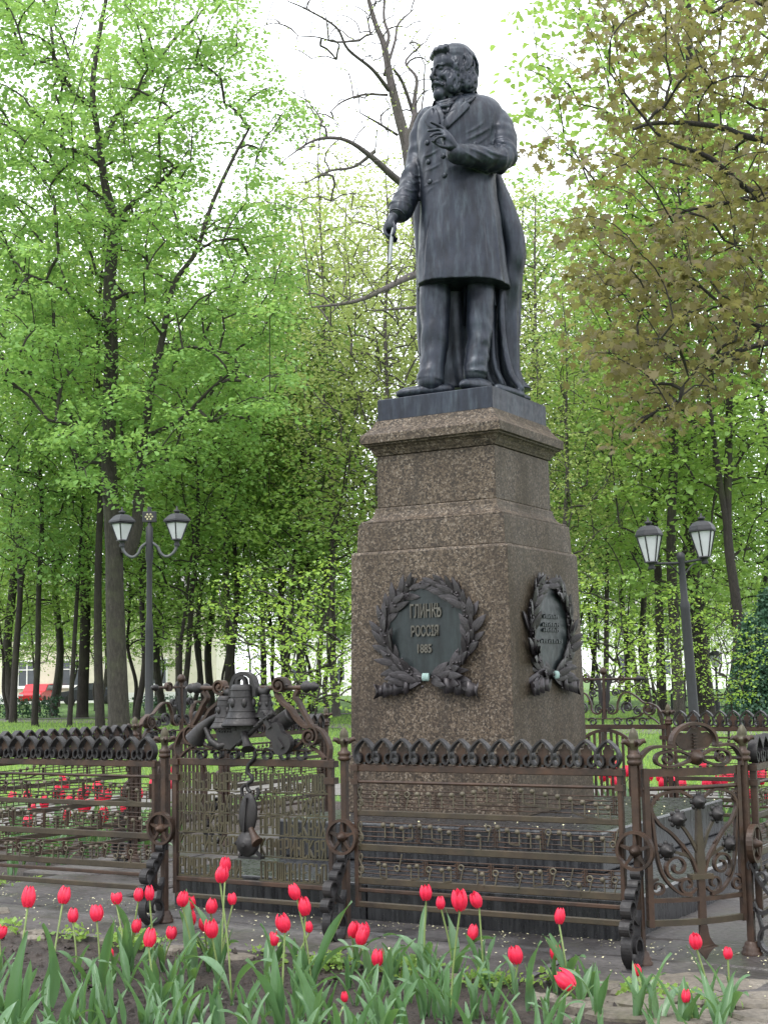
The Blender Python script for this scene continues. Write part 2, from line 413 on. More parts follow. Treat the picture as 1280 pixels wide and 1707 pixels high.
for i in range(len(rows) - 1):
    a1, a0 = rows[i], rows[i + 1]
    front = a1 > 1.5
    t = -2.96 if not front else (-2.15 if i == 0 else -2.55)
    while t < 2.95:
        w = rng.uniform(.75, 1.25) if front else rng.uniform(.6, .8)
        t1 = min(t + w, 3.0)
        if 2.95 - t1 < .3: t1 = 3.0
        gap = .011; sk = rng.normal(0, .05, 4)
        # skip stones wholly under the steps
        if not (a1 < 1.9 and a0 > -1.7 and t > -.9 and t1 < 1.75):
            po = [nt_pos(a1 - gap + rng.normal(0, .012) * (1 if i else 2.5), t + gap + sk[0] * .5), nt_pos(a1 - gap + rng.normal(0, .012) * (1 if i else 2.5), t1 - gap + sk[1] * .5),
                  nt_pos(a0 + gap, t1 - gap + sk[1] * .5), nt_pos(a0 + gap, t + gap + sk[0] * .5)]
            slab(po, -.06, rng.uniform(-.004, .004), pv, MT['paving'])
        t = t1
# rubble edging at the right of the front bed
for (px, py, r) in [(1055, 1640, .13), (1110, 1632, .15), (1165, 1632, .14), (1218, 1640, .13), (1262, 1632, .12), (1075, 1662, .12), (1130, 1655, .14), (1190, 1660, .13), (1245, 1664, .13), (1010, 1662, .1), (1040, 1684, .1),
                    (1100, 1682, .12), (1160, 1686, .12), (1215, 1690, .13), (1268, 1694, .12), (960, 1668, .08), (1290, 1660, .12), (900, 1652, .07), (1000, 1640, .09), (20, 1545, .1), (-20, 1520, .12), (60, 1552, .06), (935, 1700, .05), (1130, 1706, .1), (1250, 1716, .12)]:
    c = on_ground(px, py)[:2]; k = rng.integers(5, 8); ph = rng.uniform(0, 6)
    slab([c + r * rng.uniform(.85, 1.1) * np.array([math.cos(ph + 6.283 * j / k) * 1.25, math.sin(ph + 6.283 * j / k) * .95]) for j in range(k)], -.06, rng.uniform(-.012, .012), pv, MT['rubble'], 'edging_stone', .01)
for j in range(9):
    c = nt_pos(3.02 + rng.normal(0, .03), -1.9 + j * .42 + rng.normal(0, .06))
    r = rng.uniform(.05, .09); k = 6; ph = rng.uniform(0, 6)
    slab([c + r * rng.uniform(.8, 1.15) * np.array([math.cos(ph + 6.283 * q / k) * 1.4, math.sin(ph + 6.283 * q / k)]) for q in range(k)], -.06, rng.uniform(-.02, -.004), pv, MT['rubble'], 'edging_stone', .008)

# ================================================================== STONE STEPS AND PEDESTAL
PZ = -YAW   # rotation of everything aligned with the monument
steps = thing('stone_steps', 'dark wet stone steps under the granite pedestal inside the fence', 'steps', (CX[0], CX[1], 0), PZ)
# local x = t, local y = -n
def block(name, x0, x1, y0, y1, z0, z1, mat, par, bw=.012):
    return bevel(MB().box(x0, x1, y0, y1, z0, z1).build(name, mat, par), bw, 2)
block('lower_step', -.98, .34, -2.0, 1.8, -.05, .195, MT['step'], steps)
block('lower_step', .346, 1.86, -2.0, 1.8, -.05, .197, MT['step'], steps)
block('upper_step', -.78, 1.40, -1.2, 1.1, .2, .425, MT['step'], steps)

ped = thing('granite_pedestal', 'tall brown speckled granite pedestal with moulded cornice and wreath plaques', 'pedestal', (CX[0], CX[1], 0), PZ)
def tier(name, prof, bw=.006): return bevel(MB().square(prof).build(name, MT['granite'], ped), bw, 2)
tier('base_block', [(.632, .425), (.628, .80)])
tier('lower_block', [(.600, .803), (.584, 2.135), (.5824, 2.139), (.570, 2.156)])
tier('band_block', [(.556, 2.158), (.5475, 2.335), (.5454, 2.349)], .004)
def cyma(w0, z0, w1, z1, n=7, concave=True):
    out = []
    for i in range(n):
        a = i / (n - 1) * math.pi / 2
        out.append((w1 + (w0 - w1) * (1 - math.sin(a)), z0 + (z1 - z0) * (1 - math.cos(a))) if concave else (w0 + (w1 - w0) * math.sin(a), z0 + (z1 - z0) * (1 - math.cos(a))))
    return out
tier('base_moulding', [(.535, 2.351), (.535, 2.362)] + cyma(.525, 2.368, .462, 2.452) + [(.456, 2.463)], .002)
tier('dado', [(.4496, 2.465), (.4475, 2.822)])
tier('cornice', [(.456, 2.824), (.462, 2.838), (.468, 2.846), (.478, 2.866), (.494, 2.884), (.512, 2.893), (.512, 2.900), (.5305, 2.905), (.5316, 2.963), (.528, 2.967), (.505, 2.985), (.47, 3.025), (.452, 3.066), (.452, 3.070)], .003)

# ---- wreath plaque (front face), copied to the right face
FR = .592
def fp(px, py):   # pixel -> local (x, z) on the front face
    p = on_plane(px, py, CX + FR * NV, NV); return float((p[:2] - CX) @ TV), float(p[2])
pc = fp(714, 1052); prx = (fp(786, 1052)[0] - fp(642, 1052)[0]) / 2; prz = (fp(714, 974)[1] - fp(714, 1130)[1]) / 2
FY = -.5935   # local y of the face at this height
def lean(z): return -(.600 - (z - .803) / (2.135 - .803) * .016)
LEAF = MB()
def leafmesh():
    b = MB(); L = 9; vs = []
    for i in range(L):
        u = i / (L - 1); w = .5 * .36 * math.sin(math.pi * min(1, u * .97 + .03) ** .8) ** .8; h = .10 * math.sin(math.pi * u) + .10 * u
        for s in (-1, -.5, 0, .5, 1): vs.append((s * w, -h - .05 * (1 - abs(s)) + (.03 if s == 0 else 0), u))
    fs = [(i * 5 + k, i * 5 + k + 1, i * 5 + k + 6, i * 5 + k + 5) for i in range(L - 1) for k in range(4)]
    b.add(vs, fs, True); 
    vb = [(x * .96, y * 0 + .01, z) for x, y, z in vs]; n0 = len(vs)
    b.add(vb, [f[::-1] for f in fs], True)
    return b.mesh('laurel_leaf')
leaf_me = leafmesh(); leaf_me.materials.append(MT['bronze_leaf'])
berry_me = MB().ell((0, 0, 0), .011, 8, 6).mesh('berry'); berry_me.materials.append(MT['bronze_leaf'])
def text_mesh(body, size, ext, sx=1.0, bold=0.0):
    cu = bpy.data.curves.new('inscription', 'FONT'); cu.body = body; cu.size = size; cu.extrude = ext; cu.align_x = 'CENTER'; cu.align_y = 'CENTER'; cu.offset = bold; cu.resolution_u = 3
    o = bpy.data.objects.new('tmp', cu); COL.objects.link(o)
    dg = bpy.context.evaluated_depsgraph_get(); me = bpy.data.meshes.new_from_object(o.evaluated_get(dg)); bpy.data.objects.remove(o); bpy.data.curves.remove(cu)
    me.transform(Matrix.Diagonal((sx, 1, 1, 1))); me.transform(Matrix.Rotation(math.pi / 2, 4, 'X')); me.materials.clear(); return me
def wreath(front=True):
    b = MB(); N = 40
    pts = [(pc[0] + prx * .93 * math.cos(2 * math.pi * i / N), pc[1] + prz * .95 * math.sin(2 * math.pi * i / N)) for i in range(N)]
    ring0 = [(x, lean(z) + .002, z) for x, z in pts]; ring1 = [(x, lean(z) - .018, z) for x, z in pts]
    cen = (pc[0], lean(pc[1]) - .0195, pc[1]); vs = ring0 + ring1 + [cen]
    fs = [(i, (i + 1) % N, N + (i + 1) % N, N + i) for i in range(N)] + [(N + i, N + (i + 1) % N, 2 * N) for i in range(N)]
    b.add(vs, fs, False)
    pl = b.build('wreath_plaque', MT['bronze_plate'], ped)
    r = np.random.default_rng(5 if front else 6)
    for side in (-1, 1):
        stem = []
        for i in range(13):
            u = i / 12; ang = -math.pi / 2 + side * (.10 + u * 2.86); 
            x = pc[0] + prx * 1.0 * math.cos(ang); z = pc[1] + prz * 1.0 * math.sin(ang); stem.append((x, lean(z) - .02, z))
            tx = -side * math.sin(ang) * prx * 1.0; tz = side * math.cos(ang) * prz; base = math.atan2(tx, tz)
            ks = ((-.62, .155), (-.1, .15), (.55, .145), (.25, .13)) if i < 12 else ((-.3, .14), (.1, .13))
            for (da, L) in ks:
                o = obj('laurel_leaf', leaf_me, None, pl); L *= r.uniform(.85, 1.12) * (1.0 if u < .85 else .85)
                off = r.normal(0, .008, 2)
                o.location = (x + off[0], lean(z) - .014 - r.uniform(0, .02), z + off[1]); o.rotation_euler = (r.normal(.05, .12), base + da + r.normal(0, .1), r.normal(0, .25))
                o.scale = (L * r.uniform(.85, 1.05), L * .42, L)
            for _ in range(2):
                o = obj('berry', berry_me, None, pl); o.location = (x + r.normal(0, .03), lean(z) - .045, z + r.normal(0, .03)); o.scale = (r.uniform(.6, 1),) * 3
        MB().tube(stem, [.012 - .006 * i / 12 for i in range(13)], 6).build('stem', MT['bronze_leaf'], pl)
        # lower spray of leaves and the pleated ribbon end
        for k in range(7):
            o = obj('laurel_leaf', leaf_me, None, pl); zz = pc[1] - prz * .96 - .02 + r.normal(0, .02)
            o.location = (pc[0] + side * (.05 + .03 * k), lean(zz) - .03, zz); o.rotation_euler = (.1, side * (1.1 + .16 * k + r.normal(0, .15)), r.normal(0, .3)); o.scale = (.14, .08, .15 * r.uniform(.85, 1.15))
        rb = MB(); x0 = .13; xs = np.linspace(x0, .385, 22); top = []; bot = []
        zt = pc[1] - prz * 1.16
        for i, x in enumerate(xs):
            u = i / 21; yy = lean(zt) - .04 - .017 * math.sin(u * 6.28 * 3.2); sl = -.035 * u; h = .043 + .008 * math.sin(u * 20)
            xx = pc[0] + side * x; 
            cut = (.03 if i == 21 else 0)
            top.append((xx, yy, zt + sl + h)); bot.append((xx, yy - .006, zt + sl - h))
        mid = [((a[0] + b_[0]) / 2 - side * (.028 if i == 21 else 0), (a[1] + b_[1]) / 2, (a[2] + b_[2]) / 2) for i, (a, b_) in enumerate(zip(top, bot))]
        vs = top + mid + bot; n = 22; fs = [(j * n + i, j * n + i + 1, (j + 1) * n + i + 1, (j + 1) * n + i) for j in (0, 1) for i in range(n - 1)]
        rb.add(vs, fs, True); ro = rb.build('ribbon', MT['bronze_leaf'], pl)
        sm = ro.modifiers.new('thick', 'SOLIDIFY'); sm.thickness = .006
    kn = MB(); zk = pc[1] - prz * .98
    for k in range(5): kn.ell((pc[0] - .018 + .009 * k, lean(zk) - .05, zk), (.0075, .016, .027), 10, 8)
    kn.build('knot', MT['patina'], pl)
    if front:
        for body, px, py, size, sx in (('ГЛИНКЬ', 712, 1020, .122, .47), ('РОССІЯ', 711, 1053, .095, .56), ('1885', 710, 1082, .078, .74)):
            x, z = fp(px, py)
            me = text_mesh(body, size, .007, sx, .002)
            if body[0] == 'Г':                       # crossbar that turns the last letter into a yat
                xm = max(v.co.x for v in me.vertices); b2 = MB(); b2.v = [tuple(v.co) for v in me.vertices]; b2.f = [tuple(q.vertices) for q in me.polygons]; b2.sm = [False] * len(b2.f)
                b2.box(xm - .052, xm - .006, -.0075, .0075, .014, .025); me = b2.mesh('inscription')
            o = obj('inscription', me, MT['bronze_letter'], pl, (x, lean(z) - .024, z))
    else:
        for k, (dz, w) in enumerate(((.09, .13), (.035, .15), (.0, .14), (-.075, .19))):
            o = MB()
            for q in range(9):
                xx = pc[0] - w + 2 * w * q / 9
                o.box(xx, xx + w * .13, lean(pc[1] + dz) - .032, lean(pc[1] + dz) - .015, pc[1] + dz - .013, pc[1] + dz + .013 * (1 if q % 3 else .4))
                if q % 2: o.box(xx + w * .12, xx + w * .2, lean(pc[1] + dz) - .0315, lean(pc[1] + dz) - .015, pc[1] + dz + .002, pc[1] + dz + .010)
            o.build('inscription', MT['bronze_plate'], pl)
    return pl
wreath(True)
w2 = wreath(False)
w2.rotation_euler = (0, 0, math.pi / 2)

# ================================================================== BRONZE STATUE
st_base = np.array([CX[0], CX[1], 3.0708])
statue = thing('bronze_statue', 'dark bronze statue of a bearded man in a long frock coat raising one hand', 'statue', tuple(st_base), 0)
pb = MB(); pb.mt = Matrix.Rotation(PZ, 4, 'Z'); pb.square([(.4403, .0), (.4406, .146), (.436, .151)])
bevel(pb.build('plinth', MT['bronze'], statue), .004, 2)
TOPZ = 3.2217
def Pp(px, py, dy=0.0): return at_depth(px, py, CX[1] + dy) - st_base
def Pn(n, t, z): q = nt_pos(n, t); return np.array([q[0], q[1], TOPZ + z]) - st_base

def fuse(mb, voxel, smooth, name, mat, parent, iters=None, fac=.5):
    me = mb.mesh('tmp'); o = bpy.data.objects.new('tmp', me); COL.objects.link(o)
    m = o.modifiers.new('r', 'REMESH'); m.mode = 'VOXEL'; m.voxel_size = voxel; m.use_smooth_shade = True
    s = o.modifiers.new('s', 'SMOOTH'); s.factor = fac; s.iterations = smooth
    dg = bpy.context.evaluated_depsgraph_get(); me2 = bpy.data.meshes.new_from_object(o.evaluated_get(dg)); me2.name = name
    bpy.data.objects.remove(o); bpy.data.meshes.remove(me)
    me2.materials.clear(); me2.polygons.foreach_set('use_smooth', np.ones(len(me2.polygons), dtype=bool))
    return obj(name, me2, mat, parent)

def loft(mb, rings):
    """rings: lists of points (same count), closed with caps"""
    n = len(rings[0]); vs = [p for r in rings for p in r]; fs = []
    for i in range(len(rings) - 1):
        for k in range(n): fs.append((i * n + k, i * n + (k + 1) % n, (i + 1) * n + (k + 1) % n, (i + 1) * n + k))
    L = len(vs); fs += [tuple(range(n))[::-1], tuple(range(L - n, L))]
    mb.add(vs, fs, True)

def limb(mb, pts, seg=16, wr=0.0, wf=9.0, seed=0, sub=6):
    """pts: (x,y,z,r); with wrinkles"""
    Q = smooth_path([tuple(p) for p in pts], sub); rr = np.random.default_rng(seed); n = len(Q)
    mb.ell(Q[0][:3], Q[0][3] * .98, 14, 10); mb.ell(Q[-1][:3], Q[-1][3] * .93, 14, 10)
    rings = []; ref = None
    for i, q in enumerate(Q):
        a = Q[max(i - 1, 0)][:3]; b = Q[min(i + 1, n - 1)][:3]; d = b - a; d = d / np.linalg.norm(d)
        if ref is None: ref = np.array([0, 1., 0.]) if abs(d[1]) < .8 else np.array([1., 0, 0])
        ref = ref - d * (ref @ d); ref /= np.linalg.norm(ref); e = np.cross(d, ref)
        ring = []
        for k in range(seg):
            t = 2 * math.pi * k / seg
            u = i / n; am = .35 + .65 * math.exp(-((u - .52) / .2) ** 2) + .3 * (u > .85); w = 1 + wr * am * (1 - 2 * abs(math.sin(wf * u * 2.1 + 1.3 * math.sin(t + seed) + .6 * math.sin(u * 7 + seed))) + .6 * math.sin(wf * u * 7.7 + 2.3 * math.cos(t + 1 + u * 4)) + .5 * math.sin(3 * t + 9 * u + seed))
            ring.append(q[:3] + q[3] * w * (math.cos(t) * ref + math.sin(t) * e))
        rings.append(ring)
    loft(mb, rings)
def L4(px, py, dy, r): p = Pp(px, py, dy); return (p[0], p[1], p[2], r)

BD = -.10   # statue stands a little forward on its plinth
# --- coat: body of the frock coat from hem to shoulders  (yL, xL, yR, xR, depth)
lev = [(480, 694, 480, 848, .262), (462, 694, 462, 846, .258), (440, 694, 440, 843, .25), (415, 695.5, 415, 840, .245), (390, 697, 390, 837, .238), (360, 699, 360, 833, .228), (325, 701, 325, 828, .218), (295, 700.5, 295, 826, .212), (265, 697, 265, 829, .212), (236, 695, 234, 834, .215),
       (214, 696, 207, 838, .212), (202, 699, 190, 838, .200), (192, 706, 177, 832, .178), (184, 717, 168, 822, .150), (178, 728, 163, 806, .118), (173, 736, 160, 796, .095)]
lev = smooth_path(lev, 4)
VN = [(219, 740), (205, 739), (190, 735), (176, 729), (150, 726)]; VR = [(219, 741), (205, 744), (190, 751), (176, 762), (150, 778)]
coat = MB(); rings = []; NR = 120
for i, (yl, l, yr, r, b) in enumerate(lev):
    py = (yl + yr) / 2; cx = (l + r) / 2; c = Pp(cx, py, BD); pl_, pr_ = Pp(l, yl, BD), Pp(r, yr, BD); a = (pr_[0] - pl_[0]) / 2; tz = (pr_[2] - pl_[2]) / 2; hem = max(0, (py - 300) / 180)
    waist = math.exp(-((py - 275) / 40) ** 2)
    ring = []
    for k in range(NR):
        th = 2 * math.pi * k / NR; x = math.cos(th); y = math.sin(th)      # y<0 faces the camera
        px_ = abs(x) ** (2 / 2.3) * (1 if x > 0 else -1); py_ = abs(y) ** (2 / 2.3) * (1 if y > 0 else -1)
        f = 1 + hem * (.020 * math.sin(5 * th + .6 + .6 * math.sin(hem * 2)) + .013 * math.sin(9 * th + 1.9) + .008 * math.sin(17 * th))
        f += waist * .016 * (1 - 2 * abs(math.sin(4.5 * th + py * .10))) * (1 if y < .2 else 0)
        f += .006 * math.sin(py * .11 + 3 * th)
        e = math.degrees(th) % 360; ed = 250 - 3 * hem
        if e >= ed: f += .040 * math.exp(-(e - ed) / 26) * (1 if py > 222 else max(0, (py - 205) / 17))
        elif e > ed - 14: f -= .014
        q = np.array([a * px_ * f, b * py_ * f, tz * px_])
        if y < 0 and py < 219:                       # open neck between the lapels
            u = np.interp(-py, [-v[0] for v in VN], [v[1] for v in VN]); w = np.interp(-py, [-v[0] for v in VR], [v[1] for v in VR])
            sx = cx + px_ * a * 233
            if u < sx < w: q[1] += min(.075, .02 + (219 - py) * .004)
        ring.append(c + q)
    rings.append(ring)
loft(coat, rings)
# hollow skirt reads as an edge: small return inside the hem handled by the trousers in shade
# sleeves
lsl = [L4(815, 193, BD + .0, .100), L4(831, 214, BD - .03, .110), L4(838, 238, BD - .07, .104), L4(839, 261, BD - .12, .096), L4(825, 266, BD - .19, .094), L4(800, 262, BD - .26, .086), L4(776, 259, BD - .32, .080), L4(759, 256, BD - .36, .074)]
limb(coat, lsl, 28, .085, 9, 3, 8)
rsl = [L4(716, 197, BD + .10, .088), L4(705, 225, BD + .13, .092), L4(699, 260, BD + .12, .088), L4(691, 293, BD + .08, .090), L4(681, 322, BD + .02, .088), L4(672, 342, BD - .03, .088), L4(668, 351, BD - .05, .092)]
limb(coat, rsl, 28, .085, 8, 5, 8)
# diagonal drag folds across the chest from the armpits
for (q, r) in (([(812, 215), (790, 238), (765, 250)], .016), ([(806, 200), (790, 220), (770, 235)], .012), ([(703, 255), (716, 268), (735, 278)], .010), ([(704, 278), (720, 288), (740, 296)], .010), ([(706, 330), (714, 310), (728, 300)], .009)):
    pass
bv0 = BVHTree.FromPolygons([Vector(v) for v in coat.v], coat.f)
eye0 = Vector((0, 0, EYE)) - Vector(st_base)
def fold(pts, r_, sink=.35):
    Q = []
    for x, y in smooth_path(pts, 5):
        hh = bv0.ray_cast(eye0, Vector(ray(x, y)).normalized())
        if hh[0] is not None: Q.append(np.array(hh[0] + Vector(ray(x, y)).normalized() * r_ * sink))
    if len(Q) > 3: coat.tube(Q, [r_ * (.25 + .75 * math.sin(math.pi * (i + .5) / len(Q))) for i in range(len(Q))], 8)
for pts, r_ in (([(771, 335), (774, 400), (777, 464)], .013), ([(800, 325), (806, 400), (812, 466)], .014), ([(823, 350), (828, 410), (834, 468)], .014), ([(720, 345), (713, 410), (708, 470)], .014), ([(736, 355), (735, 410), (737, 466)], .011), ([(786, 380), (790, 430), (794, 464)], .010),
                ([(704, 262), (718, 257), (737, 246)], .009), ([(704, 287), (720, 281), (739, 270)], .009), ([(705, 311), (718, 307), (738, 300)], .008), ([(707, 335), (715, 318), (728, 309)], .008),
                ([(822, 208), (800, 222), (772, 236)], .012), ([(812, 196), (795, 212), (768, 226)], .010), ([(818, 222), (800, 236), (784, 243)], .010),
                ([(820, 236), (838, 232), (852, 236)], .013), ([(812, 247), (832, 243), (855, 250)], .013), ([(800, 245), (820, 255), (848, 262)], .014), ([(778, 247), (800, 254), (826, 268)], .012), ([(770, 250), (785, 260), (806, 272)], .011), ([(815, 228), (818, 205), (824, 182)], .012),
                ([(676, 300), (686, 306), (699, 303)], .013), ([(672, 312), (684, 318), (698, 318)], .013), ([(681, 288), (690, 295), (700, 292)], .012), ([(666, 326), (680, 330), (694, 334)], .012)):
    fold(pts, r_)
coat_o = fuse(coat, .007, 2, 'coat', MT['bronze'], statue)
bv = BVHTree.FromPolygons([v.co.copy() for v in coat_o.data.vertices], [tuple(p.vertices) for p in coat_o.data.polygons])
eye_l = Vector((0, 0, EYE)) - Vector(st_base)
def hit(px, py, off=0.0):
    d = Vector(ray(px, py)).normalized(); h = bv.ray_cast(eye_l, d)
    if h[0] is None: return None, None
    return h[0] + h[1] * off, h[1]
def decal(poly, off, thick, name, mat, parent, step=3.0, bvh=None):
    """plate that follows the coat under an image outline, with real thickness"""
    P = np.array(poly, float); x0, y0 = P.min(0); x1, y1 = P.max(0)
    def inside(x, y):
        c = False; n = len(P)
        for i in range(n):
            a, b = P[i], P[(i + 1) % n]
            if (a[1] > y) != (b[1] > y) and x < (b[0] - a[0]) * (y - a[1]) / (b[1] - a[1]) + a[0]: c = not c
        return c
    bm_v = []
    # triangulated fan over densified outline with interior centroid rings
    out = []
    for i in range(len(P)):
        a, b = P[i], P[(i + 1) % len(P)]; m = max(1, int(np.linalg.norm(b - a) / step))
        for k in range(m): out.append(a + (b - a) * k / m)
    out = np.array(out); cen = out.mean(0); n = len(out); vs = []; fs = []
    K = 4
    for j in range(K):
        s = 1 - j / K
        for q in out:
            w = cen + (q - cen) * s; h, nn = hit(*w, off)
            if h is None: h = Vector(vs[-1]) if vs else Vector((0, 0, 0))
            vs.append(tuple(h))
    h, nn = hit(*cen, off); vs.append(tuple(h))
    for j in range(K - 1):
        for k in range(n): fs.append((j * n + k, j * n + (k + 1) % n, (j + 1) * n + (k + 1) % n, (j + 1) * n + k))
    for k in range(n): fs.append(((K - 1) * n + k, (K - 1) * n + (k + 1) % n, K * n))
    # make the outline smooth in space
    me = bpy.data.meshes.new(name); me.from_pydata(vs, [], fs); me.update()
    me.polygons.foreach_set('use_smooth', np.ones(len(fs), dtype=bool))
    o = obj(name, me, mat, parent)
    sm = o.modifiers.new('sm', 'SMOOTH'); sm.factor = .5; sm.iterations = 4
    so = o.modifiers.new('th', 'SOLIDIFY'); so.thickness = thick; so.offset = 0
    return o
decal([(781, 147), (795, 160), (786, 173), (774, 169), (785.5, 178), (768, 196), (743, 220), (738, 207), (746, 192), (756, 176), (766, 160)], .014, .016, 'lapel', MT['bronze'], statue)
decal([(725, 172), (732, 190), (735, 206), (727, 222), (713, 213), (708, 203), (716, 188)], .012, .014, 'lapel', MT['bronze'], statue)
btn = MB().lathe([(.020, -.008), (.020, .004), (.016, .010), (.006, .012)], 14).mesh('button'); btn.materials.append(MT['bronze'])
for (px, py) in ((712, 238), (739, 260), (714, 270), (741, 292.5), (716.5, 303), (729, 226)):
    h, nn = hit(px, py, .002)
    if h is not None:
        o = obj('button', btn, None, statue, h); o.rotation_euler = nn.to_track_quat('Z', 'Y').to_euler()

# --- trousers
tr = MB()
limb(tr, [L4(728, 445, BD + .0, .115), L4(725, 490, BD - .01, .112), L4(725, 540, BD - .03, .104), L4(723, 585, BD - .05, .092), L4(720, 615, BD - .07, .090), L4(717, 637, BD - .09, .098)], 28, .045, 5, 11, 8)
limb(tr, [L4(795, 445, BD + .0, .115), L4(800, 490, BD - .03, .100), L4(799, 540, BD - .06, .094), L4(797, 580, BD - .08, .087), L4(793, 605, BD - .10, .084), L4(791, 624, BD - .11, .088)], 28, .06, 6, 13, 8)
tr.ell(Pp(762, 440, BD), (.26, .19, .16))
fuse(tr, .008, 2, 'trousers', MT['bronze'], statue)
for nm, pts in (('shoe', [Pn(.20, -.02, .06), Pn(.27, -.08, .055), Pn(.33, -.17, .045), Pn(.37, -.25, .038), Pn(.385, -.285, .034)]), ('shoe', [Pn(.17, .25, .06), Pn(.24, .245, .055), Pn(.32, .235, .045), Pn(.39, .225, .038), Pn(.415, .22, .033)])):
    b = MB(); rr = [.06, .062, .056, .048, .034]
    for p, r in zip(smooth_path(pts, 4), np.interp(np.linspace(0, 4, 17), range(5), rr)):
        b.ell((p[0], p[1], p[2] - .0), (r, r, r * .8), 12, 8)
    o = fuse(b, .007, 3, nm, MT['bronze'], statue)
    zmin = TOPZ - st_base[2] - .003
    co = np.empty(len(o.data.vertices) * 3, np.float32); o.data.vertices.foreach_get('co', co); co = co.reshape(-1, 3); co[:, 2] = np.maximum(co[:, 2], zmin); o.data.vertices.foreach_set('co', co.ravel())

# --- cloak hanging from the back and left arm
ck = MB()
clev = [(175, 722, 818, .18, .10), (205, 705, 836, .20, .10), (240, 698, 838, .22, .10), (280, 694, 836, .23, .11), (320, 690, 838, .24, .12), (350, 688, 850, .24, .13), (385, 690, 866, .22, .15), (415, 692, 876, .20, .17), (432, 693, 877, .20, .175), (460, 694, 872, .22, .165), (500, 694, 870, .23, .15), (545, 695, 868, .24, .15), (590, 699, 866, .25, .14), (620, 702, 868, .25, .15), (640, 703, 876, .26, .16), (652, 704, 888, .27, .17)]
clev = smooth_path(clev, 3); rings = []
for i, (py, l, r, dy, b) in enumerate(clev):
    c = Pp((l + r) / 2, py, BD + dy); a = (Pp(r, py, BD + dy)[0] - Pp(l, py, BD + dy)[0]) / 2; low = min(1, max(0, (py - 300) / 150)); ring = []
    for k in range(120):
        th = 2 * math.pi * k / 120; x = math.cos(th); y = math.sin(th)
        f = 1 + low * (.030 * math.sin(7 * th + .9 + py * .006) + .022 * math.sin(13 * th + 2.2 - py * .004) + .012 * math.sin(21 * th))
        px_ = abs(x) ** .8 * (1 if x > 0 else -1)
        ring.append(c + np.array([a * px_ * (1 + (f - 1) * .35), b * y * (1 + (f - 1) * 2.4), 0]))
    rings.append(ring)
loft(ck, rings)
# drape gathered over the arm, hanging in a loose bag at the hip and long pleats below it
limb(ck, [L4(824, 296, BD + .10, .05), L4(836, 340, BD + .09, .078), L4(849, 382, BD + .08, .092), L4(857, 420, BD + .08, .088), L4(851, 455, BD + .10, .085), L4(846, 500, BD + .13, .082), L4(846, 560, BD + .15, .080), L4(849, 615, BD + .15, .078), L4(858, 645, BD + .15, .07)], 26, .06, 4, 21, 8)
for (pts) in ([(834, 480, .06), (836, 540, .04), (842, 590, .02), (852, 625, .0), (868, 648, -.02)], [(850, 440, .08), (856, 520, .10), (857, 580, .10), (856, 620, .1), (868, 650, .1)], [(818, 480, .08), (820, 560, .06), (824, 610, .04), (838, 642, .03)], [(700, 470, .12), (701, 530, .1), (704, 590, .1)]):
    limb(ck, [L4(x, y, BD + d, .026 if i else .03) for i, (x, y, d) in enumerate(pts)], 10, .04, 3, 4)
limb(ck, [tuple(Pn(-.02, .30, .035)) + (.035,), tuple(Pn(-.1, .36, .03)) + (.03,), tuple(Pn(-.22, .405, .022)) + (.022,)], 10, 0, 1, 2)
limb(ck, [tuple(Pn(.12, .33, .04)) + (.04,), tuple(Pn(0., .37, .035)) + (.035,), tuple(Pn(-.12, .40, .03)) + (.028,)], 10, 0, 1, 2)
cko = fuse(ck, .0085, 2, 'cloak', MT['bronze'], statue)
co = np.empty(len(cko.data.vertices) * 3, np.float32); cko.data.vertices.foreach_get('co', co); co = co.reshape(-1, 3); co[:, 2] = np.maximum(co[:, 2], TOPZ - st_base[2] - .004); cko.data.vertices.foreach_set('co', co.ravel())

# --- body: head, neck, core, arms, hands and legs as one continuous figure
bd = MB()
HS = 1.09
HC = Pp(753, 124, BD - .04)          # head centre
hf = math.radians(58)                # turned to his right, away from the lens
Fv = np.array([-math.sin(hf), -math.cos(hf), -.03]); Fv /= np.linalg.norm(Fv)
Rv = np.array([-math.cos(hf), math.sin(hf), 0]); Uv = np.cross(Rv, Fv) * -1
Uv = Uv if Uv[2] > 0 else -Uv
HR = np.stack([Rv, Fv, Uv], 1)
def H(x, y, z): return HC + HR @ np.array([x, y, z]) * HS
def he(x, y, z, a, b, c, seg=14): bd.ell(H(x, y, z), (a * HS, b * HS, c * HS), seg, 10, HR)
he(0, -.035, .055, .112, .14, .128)                        # skull
he(0, .050, .060, .088, .080, .085)                        # forehead
he(0, .056, -.035, .076, .080, .105)                       # face
he(0, .066, -.12, .064, .070, .07)                         # jaw
for s in (-1, 1):
    bd.tube([H(s * .010, .134, .020), H(s * .036, .134, .028), H(s * .066, .108, .020)], [.008, .011, .008], 8)      # brow
    he(s * .050, .098, -.048, .034, .030, .024)            # cheekbone
    he(s * .066, .080, -.05, .026, .036, .045)
    he(s * .036, .112, .002, .022, .017, .009)             # eyelid
    he(s * .013, .140, -.062, .012, .014, .010)            # nostril
    bd.tube([H(s * .002, .148, -.084), H(s * .03, .138, -.094), H(s * .056, .112, -.116)], [.012, .015, .008], 8)    # moustache
    he(s * .076, .044, -.085, .028, .050, .085)            # side whiskers
    he(s * .092, -.010, .02, .026, .06, .10)
    he(s * .088, -.05, -.06, .04, .07, .09)
bd.tube([H(0, .130, .024), H(0, .146, -.012), H(0, .166, -.050), H(0, .158, -.066), H(0, .142, -.072)], [.012, .014, .017, .015, .009], 10)
bd.tube([H(-.022, .128, -.110), H(0, .140, -.110), H(.022, .128, -.110)], [.005, .009, .005], 8)                     # lower lip
he(0, .108, -.158, .046, .044, .045)                       # beard
he(0, .092, -.188, .038, .034, .03)
